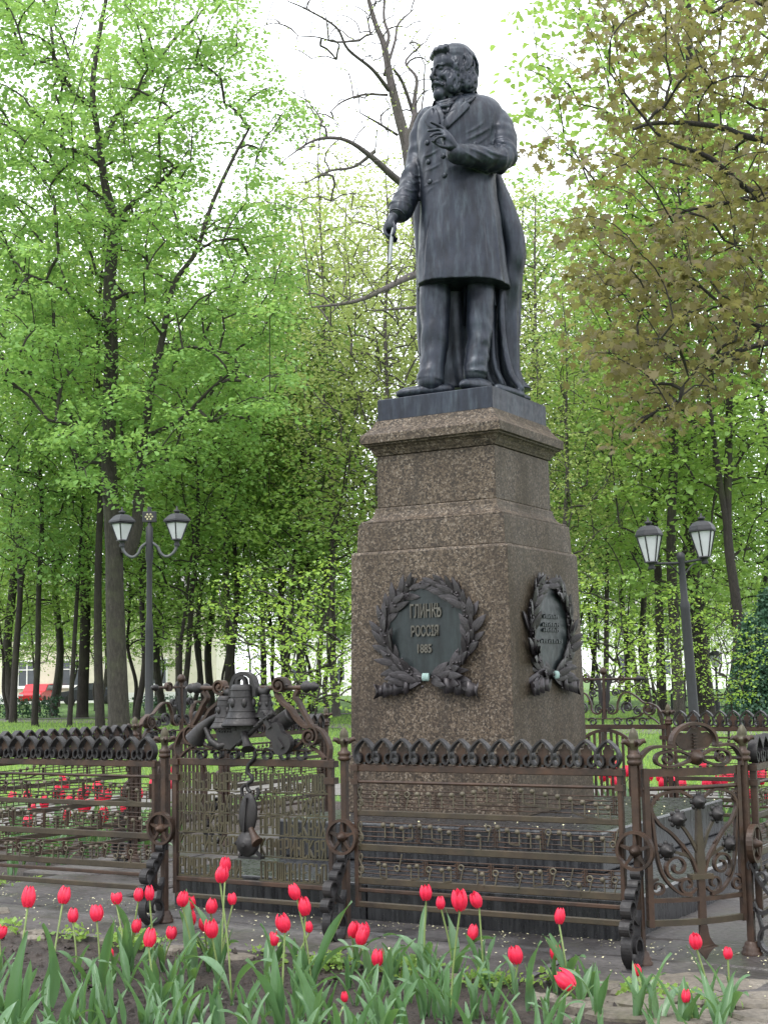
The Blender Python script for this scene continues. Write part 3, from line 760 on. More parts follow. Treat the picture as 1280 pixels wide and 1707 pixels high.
he(0, -.115, -.03, .10, .065, .13)                         # hair at the back
he(0, -.035, .105, .122, .13, .108)
r5 = np.random.default_rng(12)
for k in range(150):                                       # combed locks of hair
    a = r5.uniform(-math.pi, math.pi); e = r5.uniform(-.5, 1.35)
    P = []
    for j in range(6):
        aa = a + j * .10 * (1 if a > 0 else -1) + .05 * math.sin(j * 1.9 + k); ee = e - j * .13
        v = np.array([math.cos(ee) * math.sin(aa), math.cos(ee) * math.cos(aa), math.sin(ee)])
        P.append(H(*(np.array([0, -.04, .045]) + v * np.array([.128, .147, .162]) * (1 + .008 * math.sin(k)))))
    v0 = np.array([math.sin(a), math.cos(a)])
    if v0[1] > .25 and e < 1.1: continue
    if v0[1] > .0 and e < .2: continue
    bd.tube(P, [.004, .009, .011, .011, .009, .004], 6)
def strands(cx, cy, cz, rx_, ry_, rz_, n, sgn, amp=.010, w=.0085, zlo=-.9, zhi=.8):
    for k in range(n):                                     # combed strands over a mass of hair
        a = r5.uniform(-.2, math.pi + .2) if sgn > 0 else r5.uniform(math.pi - .2, 2 * math.pi + .2); e = r5.uniform(zlo + .3, zhi); P = []
        for j in range(5):
            ee = e - j * .17; aa = a + amp * 8 * math.sin(j * 1.5 + k * 1.3) + .05 * j
            P.append(H(cx + rx_ * math.cos(ee) * math.sin(aa) * 1.02, cy + ry_ * math.cos(ee) * math.cos(aa) * 1.02, cz + rz_ * math.sin(ee) * 1.02))
        bd.tube(P, [w * .4, w, w * 1.1, w, w * .4], 6)
for s in (-1, 1):
    strands(s * .090, -.03, .03, .042, .085, .105, 34, s); strands(s * .088, -.055, -.06, .044, .075, .095, 34, s); strands(s * .076, .044, -.085, .032, .054, .088, 26, s)
for k in range(26):                                        # curled forelock swept back
    x = -.09 + .18 * k / 25; z0 = .104 + r5.uniform(-.006, .012)
    bd.tube([H(x, .112 - abs(x) * .3, z0), H(x * .98, .132 - abs(x) * .35, z0 + .022), H(x * .92 + .012, .112 - abs(x) * .3, z0 + .046), H(x * .8 + .02, .06, z0 + .062)], [.006, .013, .014, .008], 7)
for k in range(90):                                        # wavy beard
    a = r5.uniform(-1.45, 1.45); z = r5.uniform(-.17, -.07); P = []
    if abs(a) < .6 and z > -.12: continue
    for j in range(4):
        zz = z - j * .013; rad = .078 - max(0, -zz - .13) * .42; aa = a + .06 * math.sin(j * 2 + k)
        P.append(H(rad * math.sin(aa), .042 + rad * math.cos(aa), zz))
    bd.tube(P, [.004, .008, .008, .004], 6)
limb(bd, [tuple(H(0, -.02, -.10)) + (.085,), tuple(H(0, -.03, -.2)) + (.075,), tuple(Pp(763, 200, BD)) + (.08,), tuple(Pp(766, 260, BD)) + (.13,), tuple(Pp(768, 380, BD)) + (.14,), tuple(Pp(768, 430, BD)) + (.12,)], 14)
limb(bd, [L4(768, 205, BD, .06), L4(815, 200, BD, .06), L4(836, 235, BD - .06, .05), L4(836, 262, BD - .13, .045), L4(800, 262, BD - .26, .04), L4(764, 253, BD - .37, .036)], 12)
limb(bd, [L4(768, 205, BD, .06), L4(716, 205, BD + .1, .055), L4(699, 260, BD + .12, .05), L4(681, 322, BD + .02, .045), L4(664, 352, BD - .06, .038), L4(655, 366, BD - .09, .036)], 12)
limb(bd, [L4(768, 430, BD, .1), L4(728, 470, BD, .06), L4(722, 560, BD - .03, .05), L4(720, 630, BD - .06, .04)], 10)
limb(bd, [L4(768, 430, BD, .1), L4(796, 470, BD, .06), L4(798, 560, BD - .06, .05), L4(793, 622, BD - .1, .04)], 10)
# raised left hand: palm, four fingers and thumb
D0 = BD - .40
def L3(px, py, d): return Pp(px, py, D0 + d)
limb(bd, [tuple(L3(760, 250, .02)) + (.036,), tuple(L3(753, 243, 0)) + (.040,), tuple(L3(746, 233, -.01)) + (.044,), tuple(L3(741, 224, -.01)) + (.036,)], 12)
limb(bd, [tuple(L3(751, 245, -.01)) + (.032,), tuple(L3(744, 240, -.02)) + (.03,)], 10)
for pts, r in (([(744, 222, .02), (738, 213.5, .03), (730, 209, .03), (724, 206.5, .02), (718, 203.5, .01)], .0125), ([(742, 223, -.0), (735, 217.5, .0), (728, 216, -.01), (721, 217, -.02), (714, 218, -.03)], .0130),
               ([(742, 227, -.02), (735, 222.5, -.035), (728, 222, -.05), (722, 224, -.06), (717.5, 227.5, -.065)], .0125), ([(744, 231, -.035), (738, 227.5, -.055), (732, 228, -.07), (727, 231, -.075), (724, 235, -.07)], .0115),
               ([(749, 244, -.03), (742, 245, -.05), (735, 243.5, -.055), (727, 239, -.05), (720.5, 234.5, -.05)], .0140)):
    Q = smooth_path([tuple(L3(*p)) for p in pts], 3); n = len(Q)
    bd.tube(Q, [r * (1.12 - .35 * i / n) * (1.06 if i % 3 == 0 else 1) for i in range(n)], 10); bd.ell(Q[-1], r * .78, 8, 6)
# lowered right hand closed on the baton
D1 = BD - .09
def R3(px, py, d): return Pp(px, py, D1 + d)
limb(bd, [tuple(R3(658, 358, .02)) + (.036,), tuple(R3(653, 368, 0)) + (.042,), tuple(R3(650, 378, -.01)) + (.040,)], 12)
for k, pts in enumerate(([(644, 372, -.02), (641, 382, -.03), (644, 391, -.045), (650, 394, -.045), (655, 391, -.03)], [(646, 371, .0), (643, 384, .0), (646, 395, -.02), (652, 398, -.03), (657, 395, -.02)],
                         [(649, 371, .03), (647, 386, .03), (650, 397, .01), (655, 401, .0), (659, 397, .0)], [(652, 371, .05), (651, 386, .05), (654, 398, .04), (658, 402, .03), (661, 398, .02)],
                         [(656, 370, -.03), (658, 378, -.05), (657.5, 386, -.06), (655, 392, -.06)])):
    Q = smooth_path([tuple(R3(*p)) for p in pts], 3); n = len(Q)
    bd.tube(Q, [.0135 * (1.1 - .3 * i / n) for i in range(n)], 10); bd.ell(Q[-1], .0105, 8, 6)
fuse(bd, .0058, 2, 'body', MT['bronze'], statue, fac=.4)
# shirt front, cravat bow, shirt cuffs
cv = MB()
c0 = Pp(743, 186, BD - .14)
for (px, py, d, a, b, c) in ((744, 178, -.14, .05, .03, .022), (752, 174, -.14, .04, .03, .022), (735, 178, -.13, .03, .025, .02), (742, 187, -.155, .036, .02, .018), (741, 196, -.17, .030, .02, .02), (745, 201, -.17, .022, .016, .02), (739, 206, -.17, .02, .014, .016), (748, 183, -.155, .016, .016, .012)):
    cv.ell(Pp(px, py, BD + d), (a, b, c), 12, 8)
cv.tube([Pp(726, 172, BD - .04), Pp(735, 174, BD - .12), Pp(750, 170, BD - .13), Pp(770, 158, BD - .06)], [.02, .03, .03, .02], 10)
cv.tube([Pp(733, 182, BD - .13), Pp(744, 190, BD - .16), Pp(754, 184, BD - .14)], [.008, .012, .008], 8)
fuse(cv, .006, 1, 'cravat', MT['bronze'], statue)
def cuff(p0, p1, r, name='shirt_cuff'):
    p0, p1 = np.array(p0), np.array(p1); Q = [p0, p0 + (p1 - p0) * .5, p1]
    return MB().tube(Q, [r, r * 1.03, r * .98], 20).build(name, MT['bronze'], statue)
cuff(Pp(668, 351, BD - .05), Pp(662, 360, BD - .08), .064)
cuff(Pp(760, 256, BD - .36), Pp(754, 250, BD - .385), .054)
# collar standing behind the neck
cl = []
for (px, py, d) in ((728, 170, -.07), (738, 160, .06), (756, 151, .12), (776, 147, .08), (787, 151, .0)):
    cl.append(Pp(px, py, BD + d))
cl = smooth_path([tuple(p) for p in cl], 5); b = MB(); vs = []; n = len(cl); ax = Pp(757, 155, BD + .02)
for p in cl:
    o_ = np.array([p[0] - ax[0], p[1] - ax[1], 0]); o_ /= np.linalg.norm(o_) + 1e-6
    vs += [p + np.array([0, 0, .015]), p + o_ * .03 + np.array([0, 0, .0]), p + o_ * .06 + np.array([0, 0, -.075]), p + o_ * .02 + np.array([0, 0, -.09])]
b.add(vs, [(i * 4 + k, i * 4 + 4 + k, i * 4 + 4 + (k + 1) % 4, i * 4 + (k + 1) % 4) for i in range(n - 1) for k in range(4)], True)
b.build('collar', MT['bronze'], statue)
MB().tube([R3(656, 380, -.035), R3(653, 392, -.045), R3(649.5, 440, -.08)], [.0125, .0135, .0135], 10).build('baton', MT['baton'], statue)

# ================================================================== WROUGHT IRON FENCE
def side_place(k, s, off=0.0):
    th = PZ + k * math.pi / 2; r = -(FW + off)
    return (CX[0] + math.cos(th) * s - math.sin(th) * r, CX[1] + math.sin(th) * s + math.cos(th) * r, 0), th
SIDE = ('front', 'right', 'back', 'left')
def ringpath(cx, cz, r, n=20, a0=0): return [(cx + r * math.cos(a0 + 6.28318 * i / n), cz + r * math.sin(a0 + 6.28318 * i / n)) for i in range(n)]
def volute(b, cx, cz, r, d, w=.011, turns=1.6, a0=90, sgn=1, y0=0.0, boss=True):
    b.ribbon(spiral(cx, cz, r, r * .28, a0, a0 + sgn * 360 * turns, 30), w, d, y0)
    if boss: b.mt = Matrix.Translation((cx, y0, cz)) @ Matrix.Rotation(math.pi / 2, 4, 'X'); b.lathe([(r * .34, -d * .55), (r * .34, d * .4), (r * .2, d * .62)], 10); b.mt = None

# ---- post
def make_post():
    t = thing('fence_post', 'x', 'fence post')
    b = MB(); b.box(-.017, .017, -.017, .017, .05, .90); bevel(b.build('shaft', MT['iron'], t), .003, 1)
    MB().lathe([(.05, 0), (.05, .012), (.042, .018), (.045, .03), (.036, .036), (.034, .05), (.026, .06)], 14).build('base', MT['iron'], t)
    MB().lathe([(.022, .885), (.034, .893), (.034, .905), (.028, .91), (.034, .918), (.034, .93), (.02, .938), (.018, .955)], 14).build('capital', MT['iron'], t)
    f = MB(); f.lathe([(.016, .945), (.020, .965), (.03, .985), (.03, .992), (.022, .997), (.024, 1.01), (.021, 1.03), (.012, 1.048), (.003, 1.056)], 12)
    fo = f.build('finial', MT['iron_moss'], t)
    for q in range(4):
        a = q * math.pi / 2 + .78; l = MB(); d = np.array([math.cos(a), math.sin(a)])
        pts = [(d[0] * r, d[1] * r, z) for r, z in ((.022, .975), (.036, .992), (.052, .996), (.062, .986))]
        l.tube(pts, [.009, .014, .012, .003], 6); l.build('finial_leaf', MT['iron'], fo)
    w = MB(); w.ribbon(ringpath(0, .505, .083, 28), .014, .03, -.034, True)
    wo = w.build('wheel', MT['iron'], t)
    h = MB()
    for q in range(5):
        a = math.radians(90 + 72 * q); h.ribbon([(.02 * math.cos(a), .505 + .02 * math.sin(a)), (.078 * math.cos(a), .505 + .078 * math.sin(a))], .016, .012, -.034, taper=[1.3, .6])
    h.build('spoke', MT['iron'], wo)
    h = MB(); h.mt = Matrix.Translation((0, -.03, .505)) @ Matrix.Rotation(math.pi / 2, 4, 'X'); h.lathe([(.026, -.02), (.028, .01), (.018, .02), (.014, .035), (.005, .042)], 14); h.mt = None; h.build('hub', MT['iron'], wo)
    # console bracket standing outward from the post
    c = MB(); RZ = Matrix.Rotation(-math.pi / 2, 4, 'Z'); c.mt = RZ
    c.ribbon(smooth_path([(.015, .415), (.045, .35), (.085, .29), (.135, .235), (.165, .18)], 4), .014, .044)
    c.ribbon(spiral(.105, .095, .085, .085, 62, -60, 14) + spiral(.10, .085, .082, .018, -62, -420, 26), .013, .05)
    c.ribbon(smooth_path([(.02, .21), (.06, .19), (.10, .215), (.14, .24)], 4), .018, .03)
    c.ribbon(smooth_path([(.02, .02), (.05, .10), (.04, .17), (.017, .24)], 4), .012, .03)
    c.ribbon(smooth_path([(.15, .05), (.13, .0), (.165, -.03), (.195, -.02), (.19, .005)], 4), .014, .05)
    co = c.build('console', MT['iron_dark'], t)
    for (ox, oz, r) in ((.022, .405, .026), (.062, .355, .023), (.095, .318, .03), (.145, .262, .042), (.178, .185, .034)):
        k = MB(); k.mt = RZ; k.ribbon(spiral(ox, oz, r, r * .75, -60, 230, 16), .010, .048); k.build('scroll', MT['iron_dark'], co)
    return t
post0 = make_post(); used_post = [False]
def place_post(loc, rz, label):
    o = post0 if not used_post[0] else copy_tree(post0); used_post[0] = True
    o.location = loc; o.rotation_euler = (0, 0, rz); tag(o, label, 'fence post', 'iron fence posts'); return o

# ---- music staff panel
LP = 1.42
NOTE = MB().ell((0, 0, 0), (.0135, .011, .0125), 10, 8).box(.0075, .0125, -.003, .003, -.062, -.004).mesh('note')
NOTEO = MB().tube([(x, 0, z) for x, z in ringpath(0, 0, .0135, 14)], .0045, 6, True).box(.008, .013, -.003, .003, -.064, -.008).mesh('note')
NOTEU = MB().tube([(x, 0, z) for x, z in ringpath(0, 0, .0135, 14)], .0045, 6, True).box(.008, .013, -.003, .003, .008, .075).mesh('note')
for m_ in (NOTE, NOTEO, NOTEU): m_.materials.append(MT['note'])
AR = LP / 13
def arch_mesh():
    b = MB(); h = AR / 2
    R = smooth_path([(0, .128), (h * .55, .105), (h * .97, .072), (h * 1.02, .038), (h * .70, .010), (h * .36, .018), (h * .34, .042), (h * .55, .055)], 5)
    L = [(-x, z) for x, z in R][::-1]
    b.ribbon(L[:-1] + [tuple(p) for p in R], .0085, .046); b.box(-.006, .006, -.012, .012, -.035, .012)
    return b.mesh('crest_arch')
def crest_leaf_mesh():
    h = AR / 2
    poly = [(-h * .62, 0), (h * .62, 0), (h * .5, .03), (h * .72, .045), (h * .66, .062), (h * .46, .060), (h * .52, .082), (h * .24, .088), (h * .12, .108), (-h * .12, .108), (-h * .24, .088), (-h * .52, .082), (-h * .46, .060), (-h * .66, .062), (-h * .72, .045), (-h * .5, .03)]
    return MB().prism(poly, .004, .012).mesh('crest_leaf')
ARCH = arch_mesh(); ARCH.materials.append(MT['iron_dark']); CLEAF = crest_leaf_mesh(); CLEAF.materials.append(MT['iron'])
def clef_mesh():
    b = MB(); p = smooth_path([(.0, .03), (.008, .022), (.012, .032), (.002, .042), (-.012, .03), (-.006, .012), (.012, .014), (.016, .036), (.0, .06), (-.008, .085), (.004, .102), (.010, .09), (.004, .06), (.002, .0), (-.006, -.012), (-.012, -.002)], 4)
    b.tube([(x, 0, z) for x, z in p], .0038, 6); return b.mesh('clef')
CLEF = clef_mesh(); CLEF.materials.append(MT['note'])
S1 = [(178, 262, 1), (225, 262), (271, 263), (316, 265, 1), (358, 263), (406, 263), (454, 266), (503, 266), (549, 261), (597, 253), (644, 240), (690, 240), (747, 240), (795, 243), (843, 248), (897, 260), (948, 269), (1000, 280), (1052, 292), (1107, 300), (1158, 315)]
S2 = [(213, 408), (250, 410), (290, 422), (328, 413), (366, 410), (410, 415), (450, 428), (489, 438), (612, 452), (655, 418, 1), (693, 413), (733, 425), (775, 432), (822, 443), (862, 455), (905, 432, 1), (950, 433), (990, 440), (1041, 453), (1083, 463), (1130, 456), (1172, 478, 2)]
S3 = [(190, 566), (216, 573), (268, 585, 2), (319, 577), (351, 573), (402, 586, 1), (455, 587), (486, 580), (537, 575, 1), (596, 587), (624, 599), (680, 594, 1), (779, 600, 1), (830, 588), (865, 583), (920, 580, 1), (980, 628, 2), (1025, 632), (1072, 606, 1), (1124, 608), (1176, 608, 1)]
STAVES = ((.741, .661, S1, 245, .0227, (305, 435, 775, 1180), ((597, 745, 0.0, .012), (800, 948, 0, -.02), (1000, 1158, 0, -.02))),
          (.581, .487, S2, 395, .032, (355, 540, 680, 880, 1180), ((290, 328, 0, .006), (410, 450, 0, -.008), (733, 775, 0, -.008), (990, 1041, 0, -.008))),
          (.405, .328, S3, 540, .031, (385, 520, 660, 765, 905, 1050, 1160), ((190, 216, 0, -.008), (319, 351, 0, .006), (455, 486, 0, .006), (596, 624, 0, -.008), (830, 865, 0, .004))))
def sx(zx): u = (zx - 100) / 1110; return LP * u * 1.1 / (1 + .1 * u)
def make_staff():
    t = thing('music_fence_panel', 'x', 'fence panel')
    for nm, z0, z1, d, m in (('rail', .835, .870, .03, 'iron'), ('rail', .613, .641, .02, 'rail'), ('rail', .439, .473, .02, 'rail'), ('rail', .274, .308, .02, 'rail'), ('rail', .235, .254, .02, 'iron'), ('rail', .160, .187, .024, 'rail')):
        bevel(MB().box(0, LP, -d / 2, d / 2, z0, z1).build(nm, MT[m], t), .003, 1)
    MB().tube([(0, -.012, .783), (LP, -.012, .783)], .008, 8).build('round_rail', MT['iron'], t)
    for x in (.0, LP): bevel(MB().box(x - .011, x + .011, -.016, .016, .16, .872).build('stile', MT['iron'], t), .003, 1)
    for i in range(13):
        x = AR * (i + .5)
        obj('crest_arch', ARCH, None, t, (x, 0, .87)); obj('crest_leaf', CLEAF, None, t, (x, 0, .87))
    line = MB().tube([(0, 0, 0), (LP, 0, 0)], .0034, 6).mesh('staff_line'); line.materials.append(MT['iron'])
    for zt, zb, notes, yt, sl, bars, beams in STAVES:
        for q in range(5): obj('staff_line', line, None, t, (0, .004, zt + (zb - zt) * q / 4))
        obj('clef', CLEF, None, t, (.022, -.008, zb - .012), None, 1.05)
        for nt_ in notes:
            x = sx(nt_[0]); z = zt - (nt_[1] - (yt + sl * (nt_[0] - 100))) / 889
            k = nt_[2] if len(nt_) > 2 else 0
            obj('note', (NOTE, NOTEO, NOTEU)[k], None, t, (x, -.007, z), (0, .25 if k else 0, 0))
        for bx in bars:
            x = sx(bx); b = MB().box(x - .003, x + .003, -.006, .002, zb, zt); b.box(x + .009, x + .012, -.006, .002, zb, zt)
            for q in range(4): b.box(x - .013, x - .005, -.009, 0, zb + (zt - zb) * (q + .35) / 4, zb + (zt - zb) * (q + .65) / 4)
            b.build('bar_line', MT['iron'], t)
        for x0, x1, z0, dz in beams:
            def zn(zx):
                c = min(notes, key=lambda n: abs(n[0] - zx)); return zt - (c[1] - (yt + sl * (c[0] - 100))) / 889 - .060
            a, bb = sx(x0) + .01, sx(x1) + .01; z0 = zn(x0); z1 = zn(x1)
            MB().ribbon([(a, z0), ((a + bb) / 2, (z0 + z1) / 2 + dz * .3), (bb, z1)], .009, .006, -.008).build('beam', MT['rail'], t)
    for z in (.783, .852): # collars that clamp the panel to its posts
        for x in (0, LP): MB().box(x - .020, x + .020, -.024, .024, z - .014, z + .014).build('collar', MT['iron'], t)
    return t
staff0 = make_staff(); used_staff = [False]
def place_staff(loc, rz, label):
    o = staff0 if not used_staff[0] else copy_tree(staff0); used_staff[0] = True
    o.location = loc; o.rotation_euler = (0, 0, rz); tag(o, label, 'fence panel', 'music staff fence panels'); return o

# ---- ornate middle panels
GL = {'Ж': [(0, 0, 0, .4), (0, .6, 0, 1), (.5, 0, .5, 1), (1, 0, 1, .4), (1, .6, 1, 1), (0, .5, 1, .5)], 'И': [(0, 0, 0, 1), (1, 0, 1, 1), (0, .2, 1, .8)], 'З': [(0, 1, 1, 1), (1, .6, 1, 1), (.3, .55, 1, .55), (1, 0, 1, .5), (0, 0, 1, 0)],
      'Н': [(0, 0, 0, 1), (1, 0, 1, 1), (0, .58, 1, .42)], 'Ь': [(0, 0, 0, 1), (0, .45, 1, .45), (1, 0, 1, .45), (0, 0, 1, 0)], 'А': [(0, 0, 0, .9), (1, 0, 1, 1), (0, .9, 1, 1), (0, .4, 1, .4)], 'Ц': [(0, .1, 0, 1), (.8, .1, .8, 1), (0, .1, 1, .1), (1, -.05, 1, .1)],
      'Р': [(0, 0, 0, 1), (0, 1, 1, 1), (1, .5, 1, 1), (0, .5, 1, .5)], 'Я': [(1, 0, 1, 1), (0, .5, 0, 1), (0, 1, 1, 1), (0, .5, 1, .5), (.1, 0, .6, .5)], 'У': [(0, .5, 0, 1), (1, 0, 1, 1), (0, .5, 1, .5), (.2, 0, 1, 0)], 'С': [(0, 0, 0, 1), (0, 1, 1, 1), (0, 0, 1, 0), (1, .85, 1, 1), (1, 0, 1, .15)],
      'Л': [(.1, 0, .1, 1), (1, 0, 1, 1), (.1, 1, 1, 1)], 'Ъ': [(.2, 0, .2, 1), (0, 1, .2, 1), (.2, .45, 1, .45), (1, 0, 1, .45), (.2, 0, 1, 0)], 'Ю': [(0, 0, 0, 1), (0, .5, .4, .5), (.4, 0, .4, 1), (1, 0, 1, 1), (.4, 0, 1, 0), (.4, 1, 1, 1)], 'Д': [(.15, .1, .15, 1), (.85, .1, .85, 1), (.15, 1, .85, 1), (0, .1, 1, .1), (0, -.05, 0, .1), (1, -.05, 1, .1)],
      'М': [(0, 0, 0, 1), (1, 0, 1, 1), (0, 1, .5, .5), (.5, .5, 1, 1)], 'К': [(0, 0, 0, 1), (0, .5, 1, 1), (0, .5, 1, 0)], 'О': [(0, 0, 0, 1), (1, 0, 1, 1), (0, 0, 1, 0), (0, 1, 1, 1)], 'Х': [(0, 0, 1, 1), (0, 1, 1, 0)], 'І': [(.5, 0, .5, 1)], 'Й': [(0, 0, 0, .9), (1, 0, 1, .9), (0, .2, 1, .7), (.2, 1, .8, 1)],
      'Г': [(0, 0, 0, 1), (0, 1, 1, 1)], 'П': [(0, 0, 0, 1), (1, 0, 1, 1), (0, 1, 1, 1)], 'Е': [(0, 0, 0, 1), (0, 1, 1, 1), (0, .5, .8, .5), (0, 0, 1, 0)], 'Т': [(.5, 0, .5, 1), (0, 1, 1, 1)], 'В': [(0, 0, 0, 1), (1, 0, 1, 1), (0, 0, 1, 0), (0, 1, 1, 1), (0, .5, 1, .5)], 'Ч': [(0, .5, 0, 1), (1, 0, 1, 1), (0, .5, 1, .5)], 'Ы': [(0, 0, 0, 1), (0, .45, .55, .45), (.55, 0, .55, .45), (0, 0, .55, 0), (1, 0, 1, 1)]}
LETTER = {}
LW, LH = .024, .090
def letter(ch):
    if ch not in LETTER:
        b = MB()
        for i, (x0, y0, x1, y1) in enumerate(GL[ch]): b.ribbon([(x0 * LW, y0 * LH), (x1 * LW, y1 * LH)], .0085, .010 + .0004 * i)
        LETTER[ch] = b.mesh('letter'); LETTER[ch].materials.append(MT['iron_moss'])
    return LETTER[ch]
ROWS = ((.722, 'ЖИЗНЬЗАЦАРЯР', 'РУСЛАНЪИЛЮД'), (.606, 'МИЛАКНЯЗЬХОЛ', 'ХОЛМСКІЙХОТ'), (.499, 'ИСПАНСКАЯНОЧ', 'АРАГОНСКАЯХ'), (.387, 'КАМАРИНСКАЯР', 'КАМАРИНСКАЯ'), (.265, 'РОМАНСЫПЕСНИ', 'ПРОЩАНІЕСЪП'.replace('Щ', 'Ш')))
GL['Ш'] = [(0, 0, 0, 1), (.5, 0, .5, 1), (1, 0, 1, 1), (0, 0, 1, 0)]
HP = .505
def panel_frame(t):
    for x in (-HP, HP): bevel(MB().box(x - .013, x + .013, -.017, .017, .16, .895).build('stile', MT['iron'], t), .003, 1)
    for z0, z1, m in ((.850, .888, 'iron'), (.930, .940, 'iron'), (.228, .252, 'iron'), (.140, .163, 'rail')):
        w = HP if z0 < .9 else .40
        bevel(MB().box(-w, w, -.015, .015, z0, z1).build('rail', MT[m], t), .003, 1)
    for z in (.783, .868):
        for x in (-HP, HP): MB().box(x - .03, x + .03, -.026, .026, z - .016, z + .016).build('collar', MT['iron'], t)
    for i in range(7):
        x = -.33 + .11 * i
        if i == 3: continue
        b = MB(); b.ribbon(spiral(x, .909, .040, .010, 170 if i < 3 else 10, (170 - 500) if i < 3 else (10 + 500), 24), .007, .03)
        b.build('band_scroll', MT['iron_dark'], t)
    for s in (-1, 1):
        b = MB(); b.ribbon(smooth_path([(s * .495, .89), (s * .50, .96), (s * .46, 1.03), (s * .40, 1.06)], 5), .012, .04); b.ribbon(smooth_path([(s * .47, .895), (s * .43, .93), (s * .38, .955)], 4), .010, .03)
        b.build('corner_scroll', MT['iron'], t)
        b = MB(); volute(b, s * .385, 1.01, .055, .055, .011, 1.7, 90, -s if s > 0 else 1)
        b.ribbon(smooth_path([(s * .335, .985), (s * .30, .955), (s * .24, .945)], 4), .012, .04)
        b.build('volute', MT['iron'], t)
def make_bell_panel():
    t = thing('bell_fence_panel', 'ornate iron fence panel crowned with three bells and musical instruments', 'fence panel')
    panel_frame(t)
    for z, L, R in ROWS:
        for s, txt, x0 in ((-1, L, -.478), (1, R, .062)):
            for i, ch in enumerate(txt): obj('letter', letter(ch), None, t, (x0 + i * (.0345 if s < 0 else .038), 0, z))
        for a, b_ in ((-.49, -.06), (.05, .49)): MB().box(a, b_, -.004, .004, z - .010, z - .003).build('text_rail', MT['iron_moss'], t)
    # arms and volutes
    MB().tube([(-.40, 0, 1.268), (.40, 0, 1.262)], .013, 10).build('cross_bar', MT['iron'], t)
    for s in (-1, 1):
        b = MB(); b.mt = Matrix.Translation((s * .36, 0, 1.267)) @ Matrix.Rotation(s * math.pi / 2, 4, 'Y')
        b.lathe([(.014, -.03), (.03, -.012), (.034, .0), (.024, .018), (.02, .03), (.028, .045), (.018, .06), (.008, .075)], 12); b.mt = None; b.build('bar_knob', MT['iron_dark'], t)
        b = MB(); volute(b, s * .195, 1.275, .046, .055, .011, 1.5, 0, 1 if s > 0 else -1)
        b.ribbon(smooth_path([(s * .175, 1.232), (s * .205, 1.19), (s * .26, 1.15), (s * .30, 1.10), (s * .355, 1.06), (s * .41, 1.065)], 5), .016, .05)
        b.ribbon(smooth_path([(s * .31, 1.25), (s * .29, 1.215), (s * .315, 1.18), (s * .35, 1.12), (s * .40, 1.05)], 5), .018, .035)
        b.build('scroll_bracket', MT['iron'], t)
    def bell(x, y, ztop, h, r, name='bell'):
        b = MB(); p = [(.0, 0), (.42, -.0), (.50, -.06), (.52, -.12), (.56, -.4), (.62, -.62), (.74, -.8), (.92, -.93), (1.0, -1.0), (.97, -1.02), (.86, -.97), (.6, -.75), (.5, -.4), (.3, -.15)]
        b.lathe([(max(q * r, .001), z * h) for q, z in p], 28, (x, y, ztop)); o = b.build(name, MT['iron_dark'], t)
        for zz, rr in ((-.13, .535), (-.30, .555), (-.66, .65), (-.82, .78)):
            MB().tube([(x + r * rr * math.cos(a), y + r * rr * math.sin(a), ztop + zz * h) for a in np.linspace(0, 6.2832, 28, endpoint=False)], h * .014, 6, True).build('bell_band', MT['iron_dark'], o)
        for q in range(6):
            a = q * 1.047 + .3; MB().ell((x + r * .57 * math.cos(a), y + r * .57 * math.sin(a), ztop - .46 * h), (.014 * r / .1, .014 * r / .1, .024 * r / .1), 8, 6).build('medallion', MT['iron_dark'], o)
        MB().tube([(x, y, ztop - .3 * h), (x, y, ztop - .9 * h)], .006, 6).ell((x, y, ztop - .95 * h), .013 * r / .1, 8, 6).build('clapper', MT['iron_dark'], o)
        return o
    bell(-.022, -.05, 1.285, .215, .112); bell(-.148, -.02, 1.225, .17, .088); bell(.095, .0, 1.235, .125, .062)
    b = MB(); b.ribbon(smooth_path([(-.098, 1.22), (-.095, 1.27), (-.07, 1.325), (-.022, 1.343), (.03, 1.325), (.055, 1.27), (.058, 1.22)], 5), .020, .045, -.03)
    b.ribbon(smooth_path([(-.05, 1.28), (-.045, 1.31), (-.022, 1.322), (.0, 1.31), (.006, 1.28)], 4), .016, .03, -.05); b.build('bell_yoke', MT['iron_dark'], t)
    for x, s in ((-.13, 1.0), (.09, .9)):
        MB().tube([(x - .035, -.01, 1.265), (x - .02, -.01, 1.245), (x, -.01, 1.24), (x + .02, -.01, 1.245), (x + .035, -.01, 1.265)], [.016, .022, .024, .022, .016], 10).build('hanger', MT['iron_dark'], t)
    # hunting horn
    b = MB(); hp = smooth_path([(-.34, -.03, .99), (-.27, -.035, 1.05), (-.21, -.04, 1.10), (-.16, -.03, 1.14)], 5); n = len(hp)
    b.tube([(-.355, -.03, .985), (-.30, -.035, 1.05), (-.23, -.04, 1.10), (-.165, -.03, 1.135)], [.055, .035, .02, .012], 14)
    b.tube([(-.26, -.06, 1.055), (-.22, -.06, .985), (-.165, -.06, .955), (-.13, -.05, .965)], [.010, .020, .022, .016], 10); b.build('horn', MT['iron_dark'], t)
    # gusli
    b = MB(); b.prism([(-.185, 1.035), (-.17, .955), (-.09, .940), (.055, 1.045), (.06, 1.07), (-.06, 1.06)], -.065, -.04)
    for q in range(5): b.box(-.165 + q * .018, -.158 + q * .018, -.072, -.064, 1.03, 1.075)
    for q in range(4): b.ribbon([(-.185, 1.04 + q * .011), (-.05, 1.045 + q * .011)], .005, .006, -.07)
    b.build('gusli', MT['iron_dark'], t)
    # pipes
    b = MB(); b.tube([(-.05, -.05, .965), (.0, -.06, 1.0), (.05, -.07, 1.03), (.13, -.08, 1.09), (.20, -.07, 1.135)], [.012, .014, .014, .014, .018], 10)
    for q in range(4): b.ell((.09 + q * .03, -.095, 1.062 + q * .021), .006, 6, 5)
